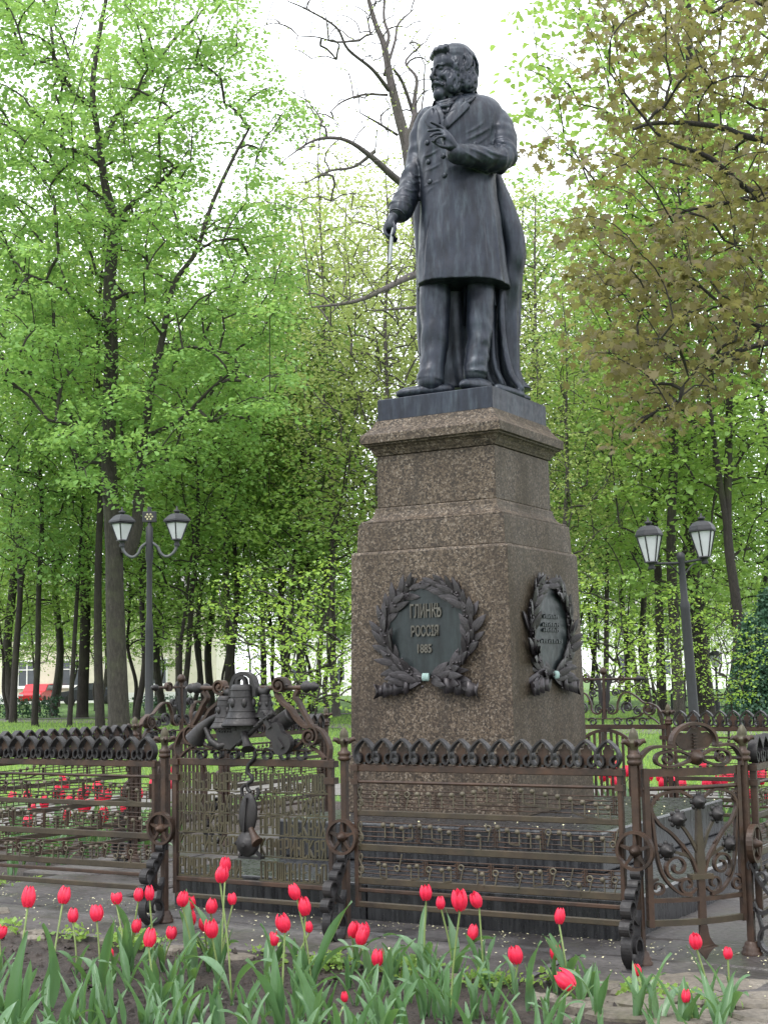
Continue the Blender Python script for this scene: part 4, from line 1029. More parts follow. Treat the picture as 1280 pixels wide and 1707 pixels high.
    b.build('pipe', MT['iron_dark'], t)
    MB().tube([(.01, -.08, 1.03), (.04, -.10, .985), (.058, -.11, .955), (.062, -.115, .945)], [.018, .020, .028, .036], 12).build('trumpet', MT['iron_dark'], t)
    # fiddle with neck, drum behind
    b = MB(); R = Matrix.Rotation(math.radians(-38), 4, 'Y'); b.mt = Matrix.Translation((.225, -.06, 1.0)) @ R
    out = [(0, .085), (.035, .078), (.05, .05), (.040, .018), (.044, .0), (.060, -.035), (.045, -.075), (0, -.09), (-.045, -.075), (-.060, -.035), (-.044, 0), (-.040, .018), (-.05, .05), (-.035, .078)]
    b.prism([tuple(p) for p in smooth_path(out, 3, True)], -.02, .02); b.box(-.010, .010, -.032, -.018, -.06, .0); b.box(-.012, .012, -.03, -.01, .07, .17); b.mt = None; b.build('fiddle', MT['iron_dark'], t)
    b = MB(); b.mt = Matrix.Translation((.215, .0, 1.09)) @ Matrix.Rotation(math.radians(60), 4, 'Y'); b.lathe([(.046, -.06), (.05, -.055), (.046, -.045), (.046, .045), (.05, .055), (.046, .06)], 18); b.mt = None; b.build('drum', MT['iron_dark'], t)
    for va in ((.30, .965, .028, .03, .010, 1.3, 90, 1), (-.265, .96, .022, .03, .008, 1.3, 90, -1)): b = MB(); volute(b, *va); b.build('small_scroll', MT['iron_dark'], t)
    # hanging trophy of instruments in the middle
    b = MB()
    b.tube([(x, -.02, z) for x, z in smooth_path([(-.04, .90), (-.03, .945), (.0, .955), (.03, .945), (.04, .90), (.0, .86), (-.01, .82), (.015, .80), (.02, .775), (-.005, .76), (-.01, .735), (.01, .715)], 4)], .011, 8)
    b.build('twisted_ribbon', MT['iron_dark'], t)
    b = MB(); b.mt = Matrix.Translation((.0, -.03, .60)) @ Matrix.Rotation(math.radians(6), 4, 'Y'); b.ell((0, 0, 0), (.058, .026, .115), 16, 12); b.box(-.004, .004, -.034, -.02, -.09, .09); b.tube([(-.045, 0, .09), (-.055, -.0, .13), (-.035, 0, .15)], .010, 8); b.tube([(.045, 0, .09), (.058, 0, .12), (.045, 0, .145)], .010, 8); b.mt = None; b.build('mandolin', MT['iron_dark'], t)
    b = MB(); b.mt = Matrix.Translation((.0, -.045, .447)) @ Matrix.Rotation(math.pi / 2, 4, 'X'); b.lathe([(.062, -.03), (.066, -.02), (.066, .0), (.058, .012), (.04, .014), (.034, .024), (.018, .026), (.012, .034)], 22); b.mt = None; b.build('tambourine', MT['iron_dark'], t)
    MB().tube([(.03, -.05, .53), (.06, -.06, .49), (.08, -.065, .465), (.085, -.066, .46)], [.014, .02, .03, .034], 12).build('small_horn', MT['iron'], t)
    b = MB(); b.ribbon([(-.06, .375), (.085, .375)], .012, .04, -.02); b.ribbon([(.04, .42), (.08, .38)], .012, .02, -.03); b.ribbon([(-.035, .41), (-.055, .38)], .012, .02, -.03); b.tube([(-.075, -.03, .455), (-.055, -.03, .435), (-.04, -.03, .42)], [.018, .014, .01], 8); b.build('trophy_foot', MT['iron_dark'], t)
    return t
def make_scroll_panel():
    t = thing('scroll_fence_panel', 'x', 'fence panel')
    panel_frame(t)
    MB().tube([(-.30, 0, 1.265), (.30, 0, 1.265)], .011, 8).build('cross_bar', MT['iron'], t)
    b = MB(); b.tube([(0, 0, .94), (0, 0, 1.31)], [.018, .013], 10); b.lathe([(.012, 1.30), (.03, 1.315), (.034, 1.33), (.028, 1.35), (.012, 1.365)], 12); b.build('stem', MT['iron'], t)
    for s in (-1, 1):
        b = MB()
        b.prism([(s * .01, 1.0), (s * .05, 1.10), (s * .05, 1.20), (s * .085, 1.27), (s * .055, 1.31), (s * .03, 1.27), (s * .02, 1.18)], -.008, .008); b.build('stem_leaf', MT['iron_dark'], t)
        b = MB(); volute(b, s * .155, 1.265, .040, .03, .010, 1.4, 0, s); b.ribbon(smooth_path([(s * .015, 1.02), (s * .06, .975), (s * .11, 1.0), (s * .12, 1.07), (s * .16, 1.14), (s * .22, 1.15), (s * .28, 1.12), (s * .34, 1.07), (s * .385, 1.06)], 5), .012, .03); b.build('scroll_bracket', MT['iron'], t)
        for va in ((s * .045, 1.02, .042, .026, .008, 1.5, -60, s), (s * .20, 1.03, .052, .026, .009, 1.5, -60, -s), (s * .29, 1.0, .036, .026, .008, 1.4, 90, s), (s * .10, 1.15, .036, .026, .008, 1.3, 200, s)):
            b = MB(); volute(b, *va); b.build('inner_scroll', MT['iron_dark'], t)
        b = MB(); b.mt = Matrix.Translation((s * .30, 0, 1.265)) @ Matrix.Rotation(s * math.pi / 2, 4, 'Y'); b.lathe([(.012, -.01), (.025, .0), (.028, .015), (.016, .03), (.02, .045), (.006, .06)], 10); b.mt = None; b.build('bar_knob', MT['iron_dark'], t)
    arc = [(.30 * math.cos(a), .55 + .29 * math.sin(a)) for a in np.linspace(0, math.pi, 24)]
    MB().ribbon([(.30, .25)] + arc + [(-.30, .25)], .024, .03).build('arch_bar', MT['iron'], t)
    for q in range(11):
        x = -.25 + .05 * q; MB().box(x - .010, x + .010, -.008, .008, .25, .55 + math.sqrt(max(.0001, .28 ** 2 - x * x))).build('slat', MT['iron'], t)
    return t
bell0 = make_bell_panel(); loc, th = side_place(0, -.059); bell0.location = loc; bell0.rotation_euler = (0, 0, th)
scr0 = make_scroll_panel()
loc, th = side_place(3, -.0); scr0.location = loc; scr0.rotation_euler = (0, 0, th); tag(scr0, 'iron scrollwork crest panel behind the bell panel, left of the monument', 'fence panel', 'scroll crest fence panels')
scr1 = copy_tree(scr0); loc, th = side_place(2, .0); scr1.location = loc; scr1.rotation_euler = (0, 0, th); tag(scr1, 'iron scrollwork crest panel behind the pedestal, above the gate at right')

for k, s, lab in ((0, .598, 'iron music staff fence panel in front of the steps, between bell panel and gate'), (0, -.716 - LP, 'iron music staff fence panel at the left edge, left of the bell panel'),
                  (1, -2.02, 'iron music staff fence panel right of the gate at the right edge'), (2, -.60 - LP, 'far iron music staff fence panel at right behind the gate'), (2, .60, 'far iron music staff fence panel just left of the pedestal'),
                  (3, .60, 'second iron fence panel seen behind the left music panel'), (3, -.60 - LP, 'short run of far iron crest between bell panel and pedestal')):
    loc, th = side_place(k, s); place_staff(loc, th, lab)
PA = side_place(0, 2.09); P1 = np.array(PA[0][:2]); P2 = np.array([1.672, 6.735])
place_post(side_place(0, -.645)[0], PZ, 'iron fence post with wheel and scroll console left of the bell panel')
place_post(side_place(0, .527)[0], PZ, 'iron fence post with wheel and scroll console right of the bell panel')
place_post(PA[0], PZ, 'iron gate post with wheel at the left side of the gate')
p_r = place_post((P2[0], P2[1], 0), PZ + math.pi / 2, 'iron gate post with wheel at the right side of the gate')
for k, s, lab in ((2, -.55, 'far iron fence post with cone finial right of the crest behind the gate'), (2, .55, 'far iron fence post hidden beside the pedestal on the left'), (3, .55, 'far iron fence post between the left crest and bell panel'), (3, -.55, 'far iron fence post right behind the bell panel'), (3, -2.08, 'far iron corner post with pale cone finial left of the pedestal'), (2, 2.08, 'far iron corner post next to the pedestal edge')):
    loc, th = side_place(k, s); place_post(loc, th, lab)

# ---- garden gate across the corner
def make_gate(LG):
    t = thing('iron_gate', 'bowed wrought iron gate with rosettes, arched crest and spade tip', 'gate'); C0 = LG / 2; bow = .055
    def fin(b, name, mat):
        b.v = [(x, y - bow * math.sin(math.pi * min(1, max(0, x / LG))), z) for x, y, z in b.v]; return b.build(name, mat, t)
    def hbar(z0, z1, d=.02):
        b = MB(); n = 12
        for i in range(n): b.box(LG * i / n + .02 * (i == 0), LG * (i + 1) / n, -d / 2, d / 2, z0, z1)
        b = MB(); xs = np.linspace(.03, LG - .03, 14); vs = []
        for x in xs: vs += [(x, -d / 2, z0), (x, d / 2, z0), (x, d / 2, z1), (x, -d / 2, z1)]
        fs = [(i * 4 + k, i * 4 + 4 + k, i * 4 + 4 + (k + 1) % 4, i * 4 + (k + 1) % 4) for i in range(13) for k in range(4)] + [(0, 1, 2, 3), (55, 54, 53, 52)]
        b.add(vs, fs); return b
    fin(hbar(.832, .868), 'rail', MT['iron']); fin(hbar(.165, .192, .024), 'rail', MT['rail']); fin(hbar(.268, .288), 'rail', MT['iron'])
    fin(MB().tube([(x, 0, .778) for x in np.linspace(.03, LG - .03, 12)], .010, 8), 'round_rail', MT['iron'])
    for x in (.045, LG - .045): fin(MB().box(x - .012, x + .012, -.014, .014, .16, .87), 'stile', MT['iron'])
    # crest
    cr = [(C0 + .115 * math.cos(a), .985 + .085 * math.sin(a)) for a in np.linspace(-.25, math.pi + .25, 22)]
    fin(MB().ribbon(cr, .014, .04), 'crest_arch', MT['iron'])
    for s in (-1, 1):
        sh = smooth_path([(C0 + s * .27, .868), (C0 + s * .265, .915), (C0 + s * .21, .965), (C0 + s * .11, .965)], 5); fin(MB().ribbon(sh, .013, .04), 'shoulder_arch', MT['iron'])
        b = MB(); b.ribbon(smooth_path([(C0 + s * .03, .925), (C0 + s * .10, .95), (C0 + s * .18, .935), (C0 + s * .19, .895), (C0 + s * .13, .875), (C0 + s * .05, .895), (C0 + s * .02, .92)], 5), .010, .035)
        b.ribbon(spiral(C0 + s * .14, .912, .03, .008, 90, 90 + s * 430, 20), .008, .03); fin(b, 'crest_scroll', MT['iron'])
    lp = smooth_path([(-.02, .945), (-.075, .96), (-.10, 1.0), (-.07, 1.03), (-.04, 1.025), (-.015, 1.05), (.0, 1.045), (.015, 1.05), (.04, 1.025), (.07, 1.03), (.10, 1.0), (.075, .96), (.02, .945)], 2, True)
    fin(MB().prism([(C0 + x, z) for x, z in lp], .0, .01), 'leaf_plate', MT['iron'])
    b = MB()
    for q in range(5): b.box(C0 - .012, C0 + .012, -.010, .002, .96 + q * .014, .967 + q * .014)
    fin(b, 'leaf_rib', MT['iron'])
    b = MB(); b.mt = Matrix.Translation((C0, 0, .915)) @ Matrix.Rotation(math.pi / 2, 4, 'X'); b.lathe([(.034, -.01), (.036, .015), (.022, .03), (.016, .045), (.004, .055)], 16); b.mt = None; fin(b, 'boss', MT['iron'])
    # stem, cap, spade
    b = MB(); b.ribbon([(C0, .06), (C0, .37)], .034, .02); fin(b, 'stem', MT['iron'])
    b = MB(); b.ribbon([(C0, .385), (C0, .50), (C0, .62), (C0, .70)], .045, .026, taper=[1.15, .8, .5, .4]); fin(b, 'stem', MT['rail'])
    fin(MB().ribbon([(C0 - .055, .378), (C0 + .055, .378)], .022, .05), 'stem_cap', MT['rail'])
    sp = smooth_path([(-.016, .16), (-.025, .11), (-.05, .075), (-.072, .065), (-.045, .058), (-.018, .035), (0, .008), (.018, .035), (.045, .058), (.072, .065), (.05, .075), (.025, .11), (.016, .16)], 2)
    fin(MB().prism([(C0 + x, z) for x, z in sp], -.016, -.006), 'spade_tip', MT['iron'])
    # rosettes on curling stalks
    for (dx, z, pth) in ((0, .715, [(0, .68), (0, .71)]), (-.105, .64, [(-.01, .48), (-.05, .56), (-.10, .63)]), (.10, .655, [(.01, .48), (.05, .58), (.095, .645)]), (-.165, .50, [(-.015, .42), (-.06, .47), (-.15, .50)]), (.165, .515, [(.015, .42), (.06, .47), (.15, .51)])):
        b = MB(); b.ribbon([tuple(p) for p in smooth_path([(C0 + x, zz) for x, zz in pth], 4)], .013, .016); fin(b, 'stalk', MT['rail'])
        b = MB(); b.mt = Matrix.Translation((C0 + dx, -.012, z)) @ Matrix.Rotation(math.pi / 2, 4, 'X'); b.lathe([(.030, -.012), (.033, .004), (.024, .012), (.018, .022), (.009, .028), (.006, .038), (.001, .04)], 14); b.mt = None
        for q in range(8): a = q * .785; b.ell((C0 + dx + .034 * math.cos(a), -.006, z + .034 * math.sin(a)), (.012, .008, .012), 8, 6)
        fin(b, 'rosette', MT['iron_dark'])
    # heart-shaped loops and scrolls
    for s in (-1, 1):
        b = MB(); b.ribbon([(C0 + s * x, z) for x, z in smooth_path([(.02, .40), (.05, .47), (.13, .57), (.19, .62), (.225, .69), (.19, .745), (.10, .765), (.03, .735)], 6)], .012, .026); fin(b, 'loop_bar', MT['iron'])
        b = MB(); b.ribbon([(C0 + s * x, z) for x, z in smooth_path([(.225, .70), (.215, .58), (.20, .45), (.17, .37), (.11, .31), (.05, .295)], 6)], .011, .024); fin(b, 'loop_bar', MT['iron'])
        b = MB(); b.ribbon(spiral(C0 + s * .115, .425, .062, .014, -60, -60 + s * 520, 30), .011, .026); fin(b, 'scroll', MT['iron'])
        b = MB(); b.ribbon(spiral(C0 + s * .07, .345, .045, .012, 200 if s > 0 else -20, (200 if s > 0 else -20) + s * 430, 26), .010, .024); fin(b, 'scroll', MT['iron']); b = MB(); b.ribbon(spiral(C0 + s * .205, .335, .038, .012, 90, 90 - s * 480, 26), .010, .024); fin(b, 'scroll', MT['iron'])
        b = MB(); b.ribbon(spiral(C0 + s * .22, .725, .03, .01, 180 if s > 0 else 0, (180 if s > 0 else 0) - s * 430, 20), .009, .022); fin(b, 'scroll', MT['iron'])
        b = MB(); b.prism([(C0 + s * x, z) for x, z in ((.05, .47), (.085, .50), (.075, .525), (.10, .545), (.085, .49), (.10, .475), (.075, .47))], -.006, .006); fin(b, 'stalk_leaf', MT['iron'])
    return t
dv = P2 - P1; gate = make_gate(float(np.linalg.norm(dv))); gate.location = (P1[0], P1[1], 0); gate.rotation_euler = (0, 0, math.atan2(dv[1], dv[0]))

# ================================================================== TREES
MAPLE = np.array((1, 1, 2.4)) * np.array([(0, -.02, 0), (.20, -.12, -.02), (.17, .04, .01), (.46, .10, -.05), (.27, .27, .0), (.36, .46, -.05), (.11, .42, .02), (0, .74, -.06), (-.11, .42, .02), (-.36, .46, -.05), (-.27, .27, .0), (-.46, .10, -.05), (-.17, .04, .01), (-.20, -.12, -.02)])
LEAF6 = np.array([(0, 0, .03), (.36, .08, -.05), (.27, .42, -.03), (0, .74, -.08), (-.27, .42, -.03), (-.36, .08, -.05)])
LEAF4 = np.array([(0, 0, .0), (.34, .36, -.06), (0, .8, -.04), (-.34, .36, -.06)])
def leaves_mesh(cent, per, rx, rz, size, tmpl, r, tilt=.55, droop=.25, dsz=.3, shade=None):
    K = len(cent); N = K * per; ci = np.repeat(np.arange(K), per)
    g = r.normal(0, 1, (N, 3)); g[:, :2] *= rx * .62; g[:, 2] *= rz * .62
    pos = cent[ci] + g; rad2 = (g[:, 0] ** 2 + g[:, 1] ** 2) / (rx * rx); pos[:, 2] -= droop * rx * rad2 * .5
    nn = r.normal(0, tilt, (N, 3)); nn[:, 2] += 1; nn[:, :2] += g[:, :2] / rx * .35; nn /= np.linalg.norm(nn, axis=1)[:, None]
    t = r.normal(0, 1, (N, 3)); t -= nn * (t * nn).sum(1)[:, None]; t /= np.linalg.norm(t, axis=1)[:, None]; b = np.cross(nn, t)
    sz = size * (1 + dsz * r.uniform(-1, 1, N)); k = len(tmpl)
    V = pos[:, None, :] + sz[:, None, None] * (tmpl[None, :, 0, None] * t[:, None, :] + tmpl[None, :, 1, None] * b[:, None, :] + tmpl[None, :, 2, None] * nn[:, None, :])
    F = np.arange(N * k).reshape(N, k)
    cl = r.uniform(0, 1, K)[ci]; lv = np.clip(.55 * r.uniform(0, 1, N) + .45 * cl, 0, 1)
    return np_mesh('crown', V.reshape(-1, 3), F, False, np.repeat(lv, k))
def grow(trunks, clumps, tip=.012, seg=5, up=.12, trunk_seg=10, pen=.9):
    """trunks: list of (N,4) arrays x,y,z,r; returns wood mesh joining every clump to the stems"""
    P = []; par = []; rad = []; b = MB()
    for tr in trunks:
        Q = np.array(smooth_path([tuple(q) for q in tr], 5)); b.tube(Q[:, :3], Q[:, 3], trunk_seg)
        for q in Q: P.append(q[:3]); par.append(-1); rad.append(q[3])
    n0 = len(P); P = list(P); P_arr = np.array(P)
    d0 = np.min(np.linalg.norm(clumps[:, None, :] - P_arr[None], axis=2), axis=1) if len(clumps) else np.array([])
    chains = []
    A = np.zeros((n0 + 3 * len(clumps) + 3, 3)); A[:n0] = P_arr; cnt = n0
    for ci in np.argsort(d0):
        c = clumps[ci]; D = np.linalg.norm(A[:cnt] - c, axis=1); D = D * (1 + pen * np.clip((A[:cnt, 2] - c[2]) / (D + .01), -.2, 1)); i = int(np.argmin(D)); a = A[i]
        L = np.linalg.norm(c - a); m1 = a + (c - a) * .4 + np.array([0, 0, up * L]); m2 = a + (c - a) * .75 + np.array([0, 0, up * .7 * L])
        ids = []
        for q, p_ in ((m1, i), (m2, cnt), (c, cnt + 1)):
            A[cnt] = q; par.append(p_); ids.append(cnt); cnt += 1
        chains.append((i, ids))
    w = np.zeros(cnt)
    for i, ids in chains: w[ids[-1]] += 1
    for k in range(cnt - 1, n0 - 1, -1): w[par[k]] += w[k]
    rr = tip * np.sqrt(np.maximum(w, .6)); rr[:n0] = np.minimum(rr[:n0] * 1.0, np.array(rad))
    for k in range(n0, cnt): 
        pass
    for i, ids in chains:
        st = min(rr[ids[0]] * 1.15, rad[i] * .8 if i < n0 else rr[i])
        b.tube([A[i], A[ids[0]], A[ids[1]], A[ids[2]]], [st, rr[ids[0]], rr[ids[1]], max(tip * .5, rr[ids[2]] * .7)], seg)
    return b.mesh('trunk')
def in_poly(px, py, poly):
    P = np.array(poly, float); c = np.zeros(len(px), bool); n = len(P)
    for i in range(n):
        a, b = P[i], P[(i + 1) % n]
        k = ((a[1] > py) != (b[1] > py)) & (px < (b[0] - a[0]) * (py - a[1]) / (b[1] - a[1] + 1e-12) + a[0]); c ^= k
    return c
def spread(pts, dmin, nmax):
    out = []; 
    for p in pts:
        if len(out) == 0 or np.min(np.linalg.norm(np.array(out) - p, axis=1)) > dmin: out.append(p)
        if len(out) >= nmax: break
    return np.array(out)
MT['bark'] = m_bark('dark_bark', (.010, .008, .007), (.028, .022, .018), (.06, .052, .043))
MT['bark_grey'] = m_bark('grey_bark', (.014, .012, .010), (.05, .043, .036), (.15, .135, .115))
MT['bark_pale'] = m_bark('pale_bark', (.05, .043, .042), (.10, .086, .084), (.16, .14, .14))  # grey bark lightened further, distance haze painted into the colour
MT['leaf_green'] = m_leaf('leaf_green_mat', [(0, (.10, .19, .06)), (.4, (.16, .30, .085)), (.75, (.22, .40, .11)), (1, (.30, .48, .17))], (.42, .62, .15), .48)
MT['leaf_mid'] = m_leaf('leaf_mid_mat', [(0, (.105, .19, .05)), (.45, (.18, .31, .075)), (.8, (.26, .41, .105)), (1, (.34, .48, .15))], (.46, .64, .13), .48)
MT['leaf_lime'] = m_leaf('leaf_lime_mat', [(0, (.12, .21, .035)), (.5, (.20, .34, .055)), (1, (.30, .43, .09))], (.46, .6, .1), .46)
MT['leaf_pale'] = m_leaf('leaf_pale_mat', [(0, (.20, .27, .08)), (.5, (.29, .37, .115)), (1, (.38, .43, .17))], (.54, .62, .2), .46)
MT['leaf_bronze'] = m_leaf('leaf_bronze_mat', [(0, (.06, .048, .022)), (.3, (.11, .088, .042)), (.55, (.16, .13, .068)), (.75, (.14, .155, .05)), (.9, (.22, .185, .115)), (1, (.24, .14, .04))], (.36, .36, .1), .45)
MT['leaf_conifer'] = m_leaf('conifer', [(0, (.018, .05, .03)), (.6, (.04, .095, .055)), (1, (.07, .13, .08))], (.1, .2, .08), .2)

def add_tree(name, label, base, trunks, clumps, leafargs, leafmat, barkmat, group=None, cat='tree', tip=.012, seg=5, up=.12, pen=.9):
    t = thing(name, label, cat, tuple(base), 0, group); bb = np.array(base)
    T = [np.array(q, float) - np.array([*bb, 0]) for q in trunks]; K = np.asarray(clumps) - bb
    o = obj('trunk', grow(T, K, tip, seg, up, pen=pen), barkmat, t)
    if leafargs: obj('crown', leaves_mesh(K, **leafargs), leafmat, t)
    return t
def trunk_px(pts, Y, w=None):
    """image polyline (x, y, width px[, dy]) at distance Y -> x,y,z,r"""
    out = []
    for q in pts:
        Yq = Y + (q[3] if len(q) > 3 else 0); p = at_depth(q[0], q[1], Yq); out.append((p[0], p[1], p[2], q[2] / 2 / FPX * Yq))
    out[0] = (out[0][0], out[0][1], GZ - .05, out[0][3]); return out

# ---- big maple at left behind the lamp
r = np.random.default_rng(21); Y0 = 38.
tr = [trunk_px([(200, 1235, 38), (197, 1150, 34), (192, 1000, 31), (190, 905, 29), (181, 750, 25), (186, 600, 24), (183, 480, 21), (190, 375, 19), (176, 310, 14), (165, 230, 11), (155, 150, 10), (166, 60, 8), (185, -40, 6)], Y0),
      trunk_px([(212, 925, 26), (228, 880, 21), (234, 800, 18), (240, 735, 16, -.5), (252, 650, 13, -1), (272, 560, 11, -1.2), (290, 475, 9, -1.4), (327, 420, 8, -1.5), (352, 345, 7, -1.5), (385, 272, 6, -1.5), (415, 215, 4, -1.5)], Y0),
      trunk_px([(192, 392, 12), (215, 345, 9, -.4), (260, 310, 7, -.9), (300, 272, 5, -1.4)], Y0), trunk_px([(178, 230, 9), (196, 190, 9, .4), (232, 150, 8, .8), (268, 95, 7, 1.2), (300, 55, 6, 1.4), (330, 25, 5, 1.6)], Y0),
      trunk_px([(185, 560, 11), (150, 520, 8, -1), (100, 480, 6, -2), (40, 455, 4, -2.6)], Y0), trunk_px([(240, 735, 9, -.5), (300, 700, 7, -1.6), (350, 650, 5, -2.4), (400, 610, 4, -3)], Y0), trunk_px([(181, 745, 10), (140, 715, 7, -1.2), (80, 700, 5, -2.4)], Y0)]
for q in tr[1:]: q[0] = (q[0][0], q[0][1], at_depth(200, (925, 392, 230, 560, 735, 745)[tr.index(q) - 1], Y0)[2], q[0][3])
poly = [(-120, -90), (380, -90), (405, 15), (440, 60), (430, 105), (525, 150), (520, 200), (470, 260), (495, 330), (470, 400), (505, 470), (480, 560), (495, 660), (420, 740), (360, 700), (300, 770), (215, 850), (150, 850), (120, 760), (60, 700), (-120, 640)]
c = []
n = 60000; px = r.uniform(-120, 530, n); py = r.uniform(-90, 830, n); dd = r.normal(0, 2.2, n)
ok = in_poly(px, py, poly); px, py, dd = px[ok], py[ok], dd[ok]
keep = r.uniform(0, 1, len(px)) < np.where((px > 330) & (py < 330), .45, 1) * np.where(py < 200, .9, 1)
c = np.array([at_depth(x, y, Y0 + d - .5) for x, y, d in zip(px[keep][:6000], py[keep][:6000], dd[keep][:6000])])
tp = np.concatenate([np.array(smooth_path([q[:3] for q in k], 8)) for k in tr[:2]]); tx, ty = project(tp); cx_, cy_ = project(c)
near = np.min((tx[None] - cx_[:, None]) ** 2 + (ty[None] - cy_[:, None]) ** 2, axis=1) < 26 ** 2
c = c[~(near & (c[:, 1] < Y0 + .4) & (r.uniform(0, 1, len(c)) < .72))]
c = spread(c, .52, 760)
add_tree('maple_tree', 'large fresh green maple with thick grey trunk behind the left lamp', (tr[0][0][0], tr[0][0][1], 0), tr, c, dict(per=92, rx=.56, rz=.15, size=.138, tmpl=LEAF6, r=r, tilt=.45, droop=.6, dsz=.45), MT['leaf_green'], MT['bark_grey'], tip=.011, pen=1.2)

# ---- bronze-leaved maple reaching in from the right
r = np.random.default_rng(5); Y0 = 12.5
bx = np.array([5.3, 13.2, 0])
tr = [[(5.3, 13.2, -.1, .26), (5.25, 13.2, 2, .22), (5.1, 13.15, 4, .19), (5.0, 13.1, 6, .15), (4.9, 13.1, 8, .11), (4.8, 13.1, 10, .06)]]
def lim(pts): return [tuple(at_depth(x, y, Y)) + (w,) for x, y, Y, w in pts]
tr += [[(5.1, 13.15, 4.5, .08)] + lim([(1340, 255, 13, .04), (1280, 236, 12.8, .034), (1235, 225, 12.6, .03), (1200, 212, 12.4, .027), (1140, 205, 12.2, .022), (1085, 206, 12.0, .018), (1055, 216, 11.9, .010)]),
       [(5.1, 13.15, 3.9, .08)] + lim([(1340, 360, 12.6, .036), (1255, 322, 12.3, .03), (1180, 262, 12.0, .022), (1110, 235, 11.8, .016), (1060, 180, 11.7, .011), (1015, 120, 11.6, .007)]),
       [(5.1, 13.15, 3.7, .08)] + lim([(1330, 360, 13.4, .04), (1270, 330, 13.6, .03), (1200, 340, 13.7, .022), (1130, 355, 13.8, .014), (1075, 380, 13.8, .008)]),
       [(5.2, 13.2, 2.6, .07)] + lim([(1340, 560, 12.2, .034), (1285, 570, 12.0, .026), (1230, 585, 11.8, .02), (1180, 600, 11.6, .013), (1140, 640, 11.5, .007)]),
       [(5.2, 13.2, 2.9, .07)] + lim([(1340, 470, 12.8, .034), (1290, 545, 12.9, .026), (1230, 525, 13.0, .02), (1170, 480, 13.0, .013), (1120, 420, 13.0, .008)]),
       [(5.0, 13.1, 5.6, .07)] + lim([(1330, 60, 13, .03), (1240, 0, 13, .022), (1180, 20, 13, .017), (1170, -40, 13, .01)])]
poly = [(965, -60), (1360, -60), (1360, 640), (1280, 640), (1210, 600), (1190, 660), (1130, 700), (1085, 735), (1040, 735), (1030, 690), (985, 610), (960, 575), (985, 520), (940, 470), (960, 420), (905, 300), (885, 250), (900, 200), (868, 160), (930, 130), (965, 80)]
n = 40000; px = r.uniform(860, 1360, n); py = r.uniform(-60, 740, n); dd = r.uniform(-1.6, 1.8, n)
ok = in_poly(px, py, poly); px, py, dd = px[ok], py[ok], dd[ok]
keep = r.uniform(0, 1, len(px)) < np.where((px < 1000) & (py < 330), .35, 1) * np.where(py < 260, .6, 1) * np.where((py > 280) & (py < 360) & (px < 1150), .3, 1)
c = np.array([at_depth(x, y, Y0 + d) for x, y, d in zip(px[keep][:5000], py[keep][:5000], dd[keep][:5000])]); c = spread(c, .21, 400)
add_tree('bronze_maple_tree', 'bronze brown leaved maple reaching in from the right edge', tuple(bx), tr, c, dict(per=18, rx=.20, rz=.07, size=.094, tmpl=MAPLE, r=r, tilt=.75, droop=.5, dsz=.45), MT['leaf_bronze'], MT['bark'], tip=.0034, pen=1.0)

# ---- bare tree behind the statue
Y0 = 24.
tr = [trunk_px([(720, 700, 30), (712, 560, 28), (706, 420, 26), (690, 320, 24), (677, 240, 20), (664, 190, 18), (650, 130, 14), (640, 75, 11), (626, 40, 9), (612, -10, 7), (600, -60, 5)], Y0),
      trunk_px([(678, 238, 13), (690, 200, 11, .4), (691, 165, 8, .7), (694, 130, 6, .9), (676, 105, 4, 1.1), (690, 85, 3, 1.2)], Y0), trunk_px([(691, 172, 7, .7), (672, 140, 6, .5), (658, 118, 5, .2), (655, 115, 4)], Y0),
      trunk_px([(648, 150, 8), (620, 115, 6, -.6), (580, 82, 5, -1.1), (560, 45, 4, -1.4), (510, 15, 3, -1.8), (480, 2, 2, -2)], Y0), trunk_px([(600, 100, 5, -.8), (560, 70, 3.5, -1.4), (530, 62, 2.5, -1.8), (498, 60, 1.8, -2)], Y0),
      trunk_px([(640, 90, 8), (648, 60, 6, .3), (640, 30, 5, .5), (642, -20, 4, .6)], Y0), trunk_px([(641, 125, 6), (658, 70, 5, .6), (664, 40, 4, .9), (690, 15, 2, 1.2)], Y0),
      trunk_px([(645, 158, 5), (605, 158, 4, -.5), (570, 170, 3, -.8), (550, 188, 2, -1)], Y0), trunk_px([(662, 225, 5), (630, 205, 4, -.5), (600, 188, 2, -1)], Y0),
      trunk_px([(690, 318, 15), (660, 298, 13, -.6), (620, 262, 10, -1), (580, 235, 7, -1.3), (545, 230, 6, -1.5), (515, 238, 4, -1.7), (480, 262, 2, -2)], Y0), trunk_px([(625, 280, 7, -.8), (590, 278, 5, -1), (550, 285, 4, -1.3), (510, 305, 2, -1.6)], Y0),
      trunk_px([(706, 455, 14), (680, 462, 12, -.5), (640, 482, 9, -1), (600, 500, 7, -1.3), (560, 508, 5, -1.6), (520, 512, 2.5, -2)], Y0), trunk_px([(704, 512, 6), (660, 515, 4, -.6), (620, 518, 2.5, -1.1)], Y0)]
ys = [238, 172, 150, 100, 90, 125, 158, 225, 318, 280, 455, 512]
for q, yy in zip(tr[1:], ys):
    z = at_depth(650, yy, Y0)[2]; q[0] = (q[0][0], q[0][1], z, q[0][3])
r = np.random.default_rng(31); tips = []
for q in tr:
    Q = np.array(smooth_path(q, 5)); 
    for p in Q[6:]:
        for _ in range(2): tips.append(p[:3] + r.normal(0, .42, 3) + np.array([0, 0, .12]))
r.shuffle(tips); tips = spread(np.array(tips), .17, 330)
tips = tips[project(tips)[1] < 560]
